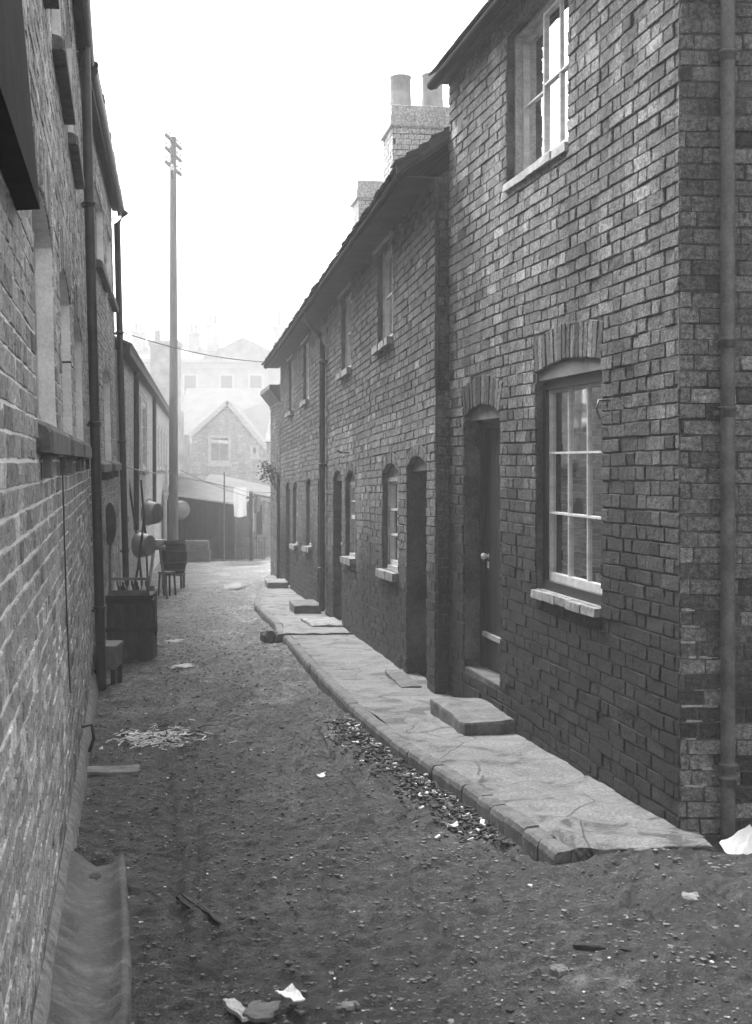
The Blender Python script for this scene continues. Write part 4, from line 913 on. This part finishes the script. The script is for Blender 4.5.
def wire(a, b, sag, r, label, group=None, mat='iron'):
    a = Vector(a); b = Vector(b); pts = []
    for i in range(17):
        t_ = i / 16; q = a + (b - a) * t_; q.z -= sag * 4 * t_ * (1 - t_); pts.append(tuple(q - a))
    m_ = MB(); m_.tube(pts, r, 6); o = m_.build('overhead_wire' if group is None else 'clothes_line', [mat]); o.location = a; return tag(o, label, 'wire' if group is None else 'clothes line', group)
wire(k(119, 331, 18.3), k(283, 362, 24.8), .12, .007, 'thin wire strung across the lane below the far rooftops')
wire(k(176, 474, 31), k(268, 471, 46), .05, .009, 'clothes line from the telegraph pole to the far brick house', 'washing lines at the lane end')
wire(k(180, 470, 31.2), k(250, 497, 36), .05, .008, 'slanting clothes line from the pole down to the prop', 'washing lines at the lane end')
wire(k(233, 487, 36.0), k(283, 490, 25.5), .1, .008, 'clothes line with washing tied to the end outbuilding', 'washing lines at the lane end')
wire(k(124, 466, 18.2), k(171, 473, 30.9), .05, .010, 'line running along the pale workshop wall to the pole', 'washing lines at the lane end')
bx = k(224, 473, 35.8); s = MB(); s.tube([(0, 0, -.1), (.01, 0, bx[2] + 1.05)], .022, 8); o = s.build('line_prop', ['wood_mid']); o.location = (bx[0], bx[1], gz(bx[0], bx[1])); tag(o, 'thin washing line prop in front of the dark shed', 'pole')
bx = k(251, 492, 36.2); s = MB(); s.tube([(0, 0, -.1), (0, 0, bx[2] + 1.05)], .05, 8); s.bar((-.2, 0, bx[2] + .85), (.2, 0, bx[2] + .9), .05); o = s.build('line_post', ['wood_dark']); o.location = (bx[0], bx[1], gz(bx[0], bx[1])); tag(o, 'short dark post with a crosspiece beside the white washing', 'post')
s = MB(); a = k(233.5, 487, 35.9); vs = []; nn, mm = 10, 10
for i in range(nn + 1):
    for j in range(mm + 1):
        u_ = j / mm; v_ = i / nn; vs.append((.36 * u_ - .01 * math.sin(v_ * 5), .03 * math.sin(u_ * 9 + v_ * 2) * v_, -.80 * v_ - .02 * u_ - .03 * math.sin(u_ * 4) * v_))
s.add(vs, [(i * 11 + j, i * 11 + j + 1, (i + 1) * 11 + j + 1, (i + 1) * 11 + j) for i in range(nn) for j in range(mm)], smooth=True)
o = s.build('hanging_sheet', ['white_cloth']); o.location = (a[0], a[1], a[2]); tag(o, 'white sheet hanging on the line at the corner of the shed', 'washing')

for (x_, y_, wd_, hd_, Yc, mt_, lab_) in ((253.5, 497, .20, .42, 35.2, 'zinc', 'small grey garment on the line right of the white sheet'), (262, 500, .16, .60, 34.6, 'paint_dirty', 'narrow pale cloth on the line nearest the right terrace')):
    a = k(x_, y_, Yc); s = MB(); vs = []
    for i in range(7):
        for j in range(7):
            u_ = j / 6; v_ = i / 6; vs.append((wd_ * u_ * (1 - .15 * v_) , .03 * math.sin(u_ * 8 + v_), -hd_ * v_ - .03 * math.sin(u_ * 5) * v_))
    s.add(vs, [(i * 7 + j, i * 7 + j + 1, (i + 1) * 7 + j + 1, (i + 1) * 7 + j) for i in range(6) for j in range(6)], smooth=True)
    o = s.build('hanging_cloth', [mt_]); o.location = a; tag(o, lab_, 'washing')
# ---------------------------------------------------------------- clutter by the left wall
def at_ground(x, y, Y=None):
    if Y is None:
        kk = (y - YH) / F; Y = 1.64 / (kk - .03)
    X = (x - 376) * Y / F; return X, Y
rz2 = math.atan2(-1, .157) + math.pi / 2
X, Y = -2.52, 13.45; z = gz(X, Y)
BX = frame(X, Y, z - .02, .05)
root, PM = thing('wooden_bin', BX, 'dark wooden box bin standing against the left wall', 'bin')
s = MB()
for i in range(2):
    s.box(-.225, .225, -.25, -.23, .02 + i * .345, .36 + i * .34, 0, .002); s.box(-.225, .225, .23, .25, .02 + i * .345, .36 + i * .34)
    s.box(-.225, -.205, -.23, .23, .02 + i * .345, .36 + i * .34); s.box(.205, .225, -.23, .23, .02 + i * .345, .36 + i * .34)
s.box(-.2, .2, -.229, .229, .02, .05); s.build('side', ['wood_bin'], root, BX, PM)
s = MB(); s.box(-.235, .235, -.262, -.251, .33, .37); s.build('batten', ['wood_dark'], root, BX, PM); s = MB(); s.box(-.235, .235, -.262, -.251, .62, .70); s.build('batten', ['wood_dark'], root, BX, PM)
s = MB(); s.bar((.238, -.17, .66), (.262, -.12, .30), .016, .14); s.build('loose_board', ['wood_dark'], root, BX, PM)
CB = frame(X + .0, Y, z + .70, .05)
root, PM = thing('bottle_crate', CB, 'open crate of bottles resting on the dark wooden bin', 'crate')
s = MB(); s.box(-.2, .2, -.23, -.215, -.03, .03); s.box(-.2, .2, .215, .23, -.03, .03); s.box(-.2, .2, -.215, .215, -.03, -.02)
s.box(-.21, .19, -.24, -.215, .135, .16); s.box(-.21, -.19, -.24, -.215, -.03, .14); s.box(.18, .205, -.24, -.215, -.03, .18); s.build('frame', ['wood_mid'], root, CB, PM)
for i in range(5):
    for j in range(2):
        q = MB(); hx = -.15 + i * .07 + rnd.uniform(-.01, .01); q.lathe([(0, -.018), (.024, -.018), (.024, .05), (.011, .08), (.011, .11), (0, .11)], (hx, -.15 + j * .12, 0), 'z', 10); q.build('bottle', ['ceramic' if (i + j) % 2 == 0 else 'iron'], root, CB, PM)
X, Y = -2.395, 11.65; z = gz(X, Y); BX = frame(X, Y, z, .03)
root, PM = thing('wooden_stool', BX, 'small wooden box stool at the foot of the near left downpipe', 'stool')
s = MB(); s.box(-.10, .10, -.2, .2, .34, .375, 0, .003); s.build('seat', ['wood_mid'], root, BX, PM)
s = MB(); s.box(-.09, .09, -.19, -.165, .17, .34); s.box(-.09, .09, .165, .19, .17, .34); s.box(.07, .09, -.165, .165, .17, .34); s.box(-.09, -.07, -.165, .165, .17, .34); s.build('apron', ['wood_mid'], root, BX, PM)
for (a, b) in ((-.08, -.17), (.07, -.17), (-.08, .17), (.07, .17)):
    q = MB(); q.box(a - .02, a + .02, b - .02, b + .02, -.02, .17); q.build('leg', ['wood_dark'], root, BX, PM)
X, Y = -2.62, 11.35; z = gz(X, Y)
stone('stone_block', -2.45, 11.3, z + .12, .13, .16, .16, .1, 'stone_dark', 'dark stone block under the near left downpipe', 'stone')

# shovel against the wall
X, Y = k(110, 500, 14.4)[:2]; z = gz(X, Y); BX = frame(X, Y, z, rz2)
root, PM = thing('upturned_shovel', BX, 'long shovel standing blade-up against the left wall', 'shovel')
s = MB(); s.tube([(0, 0, 0), (0, -.02, 1.16)], .016, 8); s.build('handle', ['wood_mid'], root, BX, PM)
s = MB(); pr = []; 
for i in range(20):
    a = 2 * math.pi * i / 20; pr.append((.07 * math.sin(a), 1.37 + .24 * math.cos(a)))
s.prism(pr, -.035, -.015); s.build('blade', ['iron'], root, BX, PM)
def bath(name, x, y, Y, r, dpt, label, cat, ax, mat='zinc', sy=1.0, group=None):
    X_, Y_, Z_ = k(x, y, Y); s = MB()
    s.lathe([(0, dpt), (r * .80, dpt), (r * .84, dpt * .97), (r, .02), (r * 1.05, .0), (r * 1.05, -.012), (r * .98, .0), (r * .78, dpt * .93), (0, dpt * .93)], (0, 0, 0), 'x', 24)
    o = s.build(name, [mat]); o.location = (X_, Y_, Z_); o.rotation_euler = (0, 0, ax)
    h = MB(); h.tube([(.02, -.07, r * 1.0), (.0, -.06, r * 1.13), (0, .06, r * 1.13), (.02, .07, r * 1.0)], .008, 6); h.build('handle', ['iron'], o)
    return tag(o, label, cat, group)
bath('tin_bath', 139.5, 545, 20.0, .19, .2, 'round tin bath hung low on the pale wall, nearer one', 'tub', R(-25), group='tin baths hung on the pale wall')
bath('tin_bath', 148.5, 513, 23.6, .22, .2, 'round tin bath hung higher on the pale wall, farther one', 'tub', R(-25), group='tin baths hung on the pale wall')
bath('washing_pan', 181, 510, 36.7, .26, .15, 'pale round pan hung on the dark shed behind the pole', 'tub', R(-60))
# sticks and brooms leaning on the wall
for (xa, ya, xb, yb, Yb, nm, lab) in ((127, 470, 146, 560, 20.5, 'broom', 'dark broom pole leaning on the pale wall between the baths'), (141, 480, 150, 578, 21.5, 'clothes_prop', 'longest slanting prop leaning beside the two tin baths'), (144, 520, 132, 585, 19.3, 'rake', 'short pole leaning under the nearer tin bath')):
    A = Vector(k(xa, ya, Yb)); Bq = Vector((k(xb, yb, Yb)[0], Yb - .15, 0)); Bq.z = gz(Bq.x, Bq.y)
    s = MB(); s.tube([(0, 0, 0), tuple((A - Bq) * .5 + Vector((.02, 0, 0))), tuple(A - Bq)], .018, 8)
    if nm == 'broom': s.box(-.12, .12, -.03, .03, 0, .1)
    if nm == 'rake': s.bar((-.12, 0, .03), (.12, 0, .03), .03)
    o = s.build(nm, ['wood_dark']); o.location = Bq; tag(o, lab, nm.replace('_', ' '))
# trestle
X, Y = at_ground(157, 599); z = gz(X, Y); BX = frame(X, Y, z, .2)
root, PM = thing('wooden_trestle', BX, 'small splayed wooden trestle standing before the barrel', 'trestle')
s = MB(); s.box(-.14, .14, -.25, .25, .80, .85); s.build('top', ['wood_mid'], root, BX, PM)
for sx in (-1, 1):
    for sy in (-1, 1):
        q = MB(); q.bar((sx * .16, sy * .28, -.02), (sx * .05, sy * .2, .8), .035, .05); q.build('leg', ['wood_pale' if sx < 0 else 'wood_mid'], root, BX, PM)
q = MB(); q.lathe([(0, 0), (.09, 0), (.14, .10), (.15, .11), (.13, .10), (.08, .015), (0, .015)], (0, 0, 0), 'z', 18); o = q.build('enamel_basin', ['ceramic']); o.location = (X, Y, z + .85); tag(o, 'pale enamel basin resting on the trestle', 'basin')
# barrel on stool-like stand
X, Y = -3.80, 24.4; z = gz(X, Y); BX = frame(X, Y, z)
root, PM = thing('wooden_barrel', BX, 'dark wooden barrel raised on a stand below the telegraph pole', 'barrel')
s = MB(); s.lathe([(0, .3), (.20, .3), (.245, .48), (.26, .60), (.245, .74), (.21, .9), (.19, .9), (.19, .86), (0, .86)], (0, 0, 0), 'z', 22); s.build('staves', ['wood_dark'], root, BX, PM)
for h, r in ((.36, .222), (.5, .253), (.72, .252), (.85, .226)):
    q = MB(); q.lathe([(r, h - .018), (r + .006, h - .018), (r + .006, h + .018), (r, h + .018)], (0, 0, 0), 'z', 22); q.build('hoop', ['iron'], root, BX, PM)
s = MB(); s.box(-.2, .2, -.2, .2, .26, .30)
for a in (-.17, .17):
    for b in (-.17, .17): s.box(a - .02, a + .02, b - .02, b + .02, -.03, .26)
s.build('stand', ['wood_mid'], root, BX, PM)
X, Y = at_ground(167, 597); z = gz(X, Y); BX = frame(X, Y, z, -.3)
root, PM = thing('milking_stool', BX, 'low spindly stool in front of the barrel', 'stool')
s = MB(); s.box(-.11, .11, -.11, .11, .38, .41); s.build('seat', ['wood_mid'], root, BX, PM)
for a in (-.09, .09):
    for b in (-.09, .09):
        q = MB(); q.bar((a * 1.2, b * 1.2, -.02), (a, b, .38), .025); q.build('leg', ['wood_dark'], root, BX, PM)
for i, (xx, yy, Yc, w_, h_, lab) in enumerate(((199, 558, 35.6, .62, .30, 'slatted crate on the ground against the dark shed'), (198, 548, 35.6, .6, .26, 'pale-rimmed crate stacked on the other before the dark shed'))):
    X = (xx - 376) * Yc / F; z = gz(X, Yc) + (0 if i == 0 else .30); BX = frame(X, Yc, z)
    s = MB()
    for j in range(3):
        a = h_ * (j + .12) / 3; b = h_ * (j + .88) / 3
        s.box(-w_ / 2, w_ / 2, -.2, -.185, a, b); s.box(-w_ / 2, w_ / 2, .185, .2, a, b); s.box(-w_ / 2, -w_ / 2 + .015, -.185, .185, a, b); s.box(w_ / 2 - .015, w_ / 2, -.185, .185, a, b)
    for a in (-1, 1): s.box(a * (w_ / 2 - .03) - .015, a * (w_ / 2 - .03) + .015, -.184, .184, 0, h_)
    if i: s.box(-w_ / 2 - .01, w_ / 2 + .01, -.215, -.17, h_, h_ + .03, 1)
    o = s.build('slatted_crate', ['wood_mid', 'wood_pale'], None, BX, BX); o.location = BX.translation; tag(o, lab, 'crate', 'crates before the shed')
for (x, y, lab) in ((128, 590, 'x'),): pass

# concrete channel along the foot of the near wall
s = MB(); n = 60; vs = []; prof = [(-.03, .05), (0, .03), (.045, .0), (.10, -.018), (.16, -.008), (.192, .018), (.21, .024), (.225, .012), (.235, -.15)]
for i in range(n + 1):
    Y = 2.4 + (5.8 - 2.4) * i / n; x0 = -.264 - .195 * Y + .055
    for j, (u_, h_) in enumerate(prof):
        u2 = u_ + .012 * math.sin(Y * 1.7) * (j > 3); vs.append((x0 + u2, Y + (.03 * math.sin(j * 1.4) if i == n else 0), -.10 - .03 * (Y - 6) + .035 + h_ + n1(Y * 3, j * .7) * .006))
m_ = len(prof); s.add(vs, [(i * m_ + j, i * m_ + j + 1, (i + 1) * m_ + j + 1, (i + 1) * m_ + j) for i in range(n) for j in range(m_ - 1)], smooth=True)
s.add(vs[-m_:] + [(a, b, c - .2) for a, b, c in vs[-m_:]], [(j, j + 1, j + 1 + m_, j + m_) for j in range(m_ - 1)])
tag(s.build('gutter_channel', ['mud_concrete']), 'worn concrete drain channel at the foot of the near left wall', 'drain', kind='structure')

# ---------------------------------------------------------------- litter, stones, puddles
def puddle(x, y, rx, ry, seed):
    X, Y = at_ground(x, y); s = MB(); n = 26; vs = [(0, 0, 0)]
    for i in range(n):
        a = 2 * math.pi * i / n; q = 1 + n1(math.cos(a) * 1.6 + seed, math.sin(a) * 1.6) * 1.3; vs.append((rx * q * math.cos(a), ry * q * math.sin(a), 0))
    s.add(vs, [(0, i + 1, (i + 1) % n + 1) for i in range(n)])
    o = s.build('puddle', ['water']); o.location = (X, Y, -.10 - .03 * (Y - 6) + .012); o.rotation_euler = (-.03, 0, 0); tag(o, 'shallow puddle of rainwater in the lane', 'puddle', kind='structure')
for q in ((237, 586, .36, 1.5, 1), (212, 571, .3, 1.3, 9), (176, 642, .19, .55, 3), (180, 666, .19, .3, 5), (245, 563, .6, 2, 8)): puddle(*q)
def scatter(name, mats, label, cat, items):
    s = MB()
    for (x, y, sx, sy, sz, rz, mt, tilt, lift) in items:
        c_, s_ = math.cos(rz), math.sin(rz); z = gz(x, y) + sz * .15 + lift; vs = []
        for zz, q in ((-.5, .8), (.5, 1)):
            for (a, b) in ((-1, -1), (1, -1), (1, 1), (-1, 1)):
                a2 = a * q * sx / 2 * rnd.uniform(.7, 1.1); b2 = b * q * sy / 2 * rnd.uniform(.7, 1.1); vs.append((x + a2 * c_ - b2 * s_, y + a2 * s_ + b2 * c_, z + zz * sz + a2 * tilt))
        s.add(vs, [(3, 2, 1, 0), (4, 5, 6, 7), (0, 1, 5, 4), (1, 2, 6, 5), (2, 3, 7, 6), (3, 0, 4, 7)], mt)
    return tag(s.build(name, mats), label, cat, kind='stuff')
it = []
for _ in range(26000):
    Y = 3.6 + rnd.random() ** 1.6 * 22; X = rnd.uniform(-.27 - .195 * Y + .05, (interp(K1, Y) if Y > 5.7 else 2.2 + 0 * Y) - .02)
    sz = rnd.choice((.004, .005, .006, .008, .008, .012)) * rnd.uniform(.6, 1.4); it.append((X, Y, sz * 1.5, sz * 1.2, sz * .5, rnd.uniform(0, 3), rnd.choice((0, 0, 1, 1, 1, 3, 0, 0, 1)) if rnd.random() < .985 else 2, 0, 0))
scatter('loose_grit', ['pebble', 'pebble_light', 'debris_pale', 'debris_dark'], 'grit and crumbs of mud strewn over the lane', 'grit', it)
it = []
for _ in range(1500):      # rubbish swept along the kerb
    Y = rnd.uniform(6.2, 9.6); X = interp(K1, Y) - abs(rnd.gauss(.04, .11)) - .01; l = rnd.uniform(.01, .05)
    it.append((X, Y, l, l * rnd.uniform(.15, .6), .004 + rnd.random() * .01, rnd.uniform(0, 3.1), 0 if rnd.random() < .72 else (1 if rnd.random() < .6 else 2), rnd.uniform(-.3, .3), rnd.uniform(0, .008)))
scatter('gutter_litter', ['debris_dark', 'pebble', 'debris_pale'], 'dark litter and scraps swept along the near kerb', 'litter', it)
it = []; X0, Y0_ = at_ground(157, 738)
for _ in range(330):
    a = rnd.gauss(0, .13); b = rnd.gauss(0, .20); it.append((X0 + a, Y0_ + b, rnd.uniform(.04, .12), .011, .006, rnd.gauss(.3, .9), 0 if rnd.random() < .8 else 1, rnd.uniform(-.3, .3), rnd.uniform(0, .015)))
scatter('straw_heap', ['debris_pale', 'debris_dark'], 'scattered heap of pale straw and wood shavings in the lane', 'straw', it)
def scrap(name, x, y, w_, d_, rz, mat, label, cat, th_=.004, curl=.03, lift=.01, Yd=None):
    X, Y = at_ground(x, y, Yd); s = MB(); n = 6; top = []
    for i in range(n + 1):
        for j in range(n + 1):
            u_, v_ = i / n - .5, j / n - .5; top.append((u_ * w_ + rnd.uniform(-.006, .006), v_ * d_ + rnd.uniform(-.006, .006), lift + curl * (abs(u_) ** 1.5 + v_ * u_) + rnd.uniform(-.002, .002)))
    W_ = n + 1; bot = [(a, b, c - th_) for a, b, c in top]; N_ = len(top)
    s.add(top + bot, [(i * W_ + j, (i + 1) * W_ + j, (i + 1) * W_ + j + 1, i * W_ + j + 1) for i in range(n) for j in range(n)] + [(N_ + i * W_ + j, N_ + i * W_ + j + 1, N_ + (i + 1) * W_ + j + 1, N_ + (i + 1) * W_ + j) for i in range(n) for j in range(n)]
          + [(i, i + 1, N_ + i + 1, N_ + i) for i in range(n)] + [(i * W_, N_ + i * W_, N_ + (i + 1) * W_, (i + 1) * W_) for i in range(n)])
    o = s.build(name, [mat]); o.location = (X, Y, gz(X, Y)); o.rotation_euler = (0, 0, rz); return tag(o, label, cat)
scrap('paper_scrap', 741, 842, .17, .15, .4, 'paper', 'crumpled white paper by the foot of the right downpipe', 'paper', curl=.05, lift=.06, Yd=5.86).rotation_euler = (.75, -.35, .35)
scrap('paper_scrap', 133, 735, .05, .22, .1, 'paper', 'upright white strip of paper at the left end of the straw', 'paper', lift=.012)
scrap('flat_slab', 112, 772, .32, .16, .1, 'stone', 'flat grey slab lying by the left wall below the straw', 'slab', .02, .01, .02)
scrap('paper_scrap', 290, 1004, .055, .10, .5, 'paper', 'small white card on the heap of splinters in the foreground', 'paper', lift=.035)
scrap('board_fragment', 262, 1012, .10, .12, -.2, 'wood_mid', 'broken board fragment in the foreground heap', 'board', .012, .02, .02)
scrap('board_fragment', 238, 1010, .045, .16, .5, 'wood_pale', 'narrow pale lath left of the foreground board fragment', 'board', .012, 0, .015)
scrap('wood_strip', 604, 963, .21, .014, -.25, 'debris_dark', 'thin black stick lying in the lane at lower right', 'stick', .012, 0, .012)
scrap('wood_strip', 205, 912, .03, .40, .55, 'wood_dark', 'dark split stick in the rut at lower left', 'stick', .014, 0, .014)
scrap('wood_strip', 186, 905, .025, .16, .5, 'debris_dark', 'short dark stick left of the longer split stick', 'stick', .012, 0, .012)
scrap('paper_scrap', 97, 749, .08, .03, .1, 'paper', 'small white scrap at the left wall beside the straw', 'paper', lift=.01)
scrap('paper_scrap', 320, 778, .06, .06, .1, 'paper', 'pale scrap in mid lane left of the kerb litter', 'paper', lift=.01)
scrap('paper_scrap', 452, 826, .06, .03, .1, 'paper', 'little white scrap at the near end of the kerb litter', 'paper', lift=.012)
for (x, y, l, lab) in ((349, 1006, .045, 'rounded stone near the bottom centre'), (560, 978, .05, 'pale stone at the bottom between the stick and the edge'), (690, 925, .06, 'rounded stone in the dirt below the white paper')):
    X, Y = at_ground(x, y); stone('small_stone', X, Y, gz(X, Y) + .022, l * 1.3, l, .04, rnd.uniform(0, 3), 'stone', lab, 'stone', .006, .008)
# ---------------------------------------------------------------- haze
me = MB(); me.box(-155, 155, -155, 155, -3.5, 13.5)
hz = me.build('haze', ['iron']); hz.data.materials.clear()
m = bpy.data.materials.new('haze'); m.use_nodes = True; t = m.node_tree; t.nodes.clear()
pv = t.nodes.new('ShaderNodeVolumePrincipled'); pv.inputs['Color'].default_value = (.97, .97, .97, 1); pv.inputs['Density'].default_value = HAZE
ou_ = t.nodes.new('ShaderNodeOutputMaterial'); t.links.new(pv.outputs[0], ou_.inputs['Volume']); hz.data.materials.append(m)
tag(hz, 'pale smoky morning haze filling the lane', 'haze', kind='stuff')
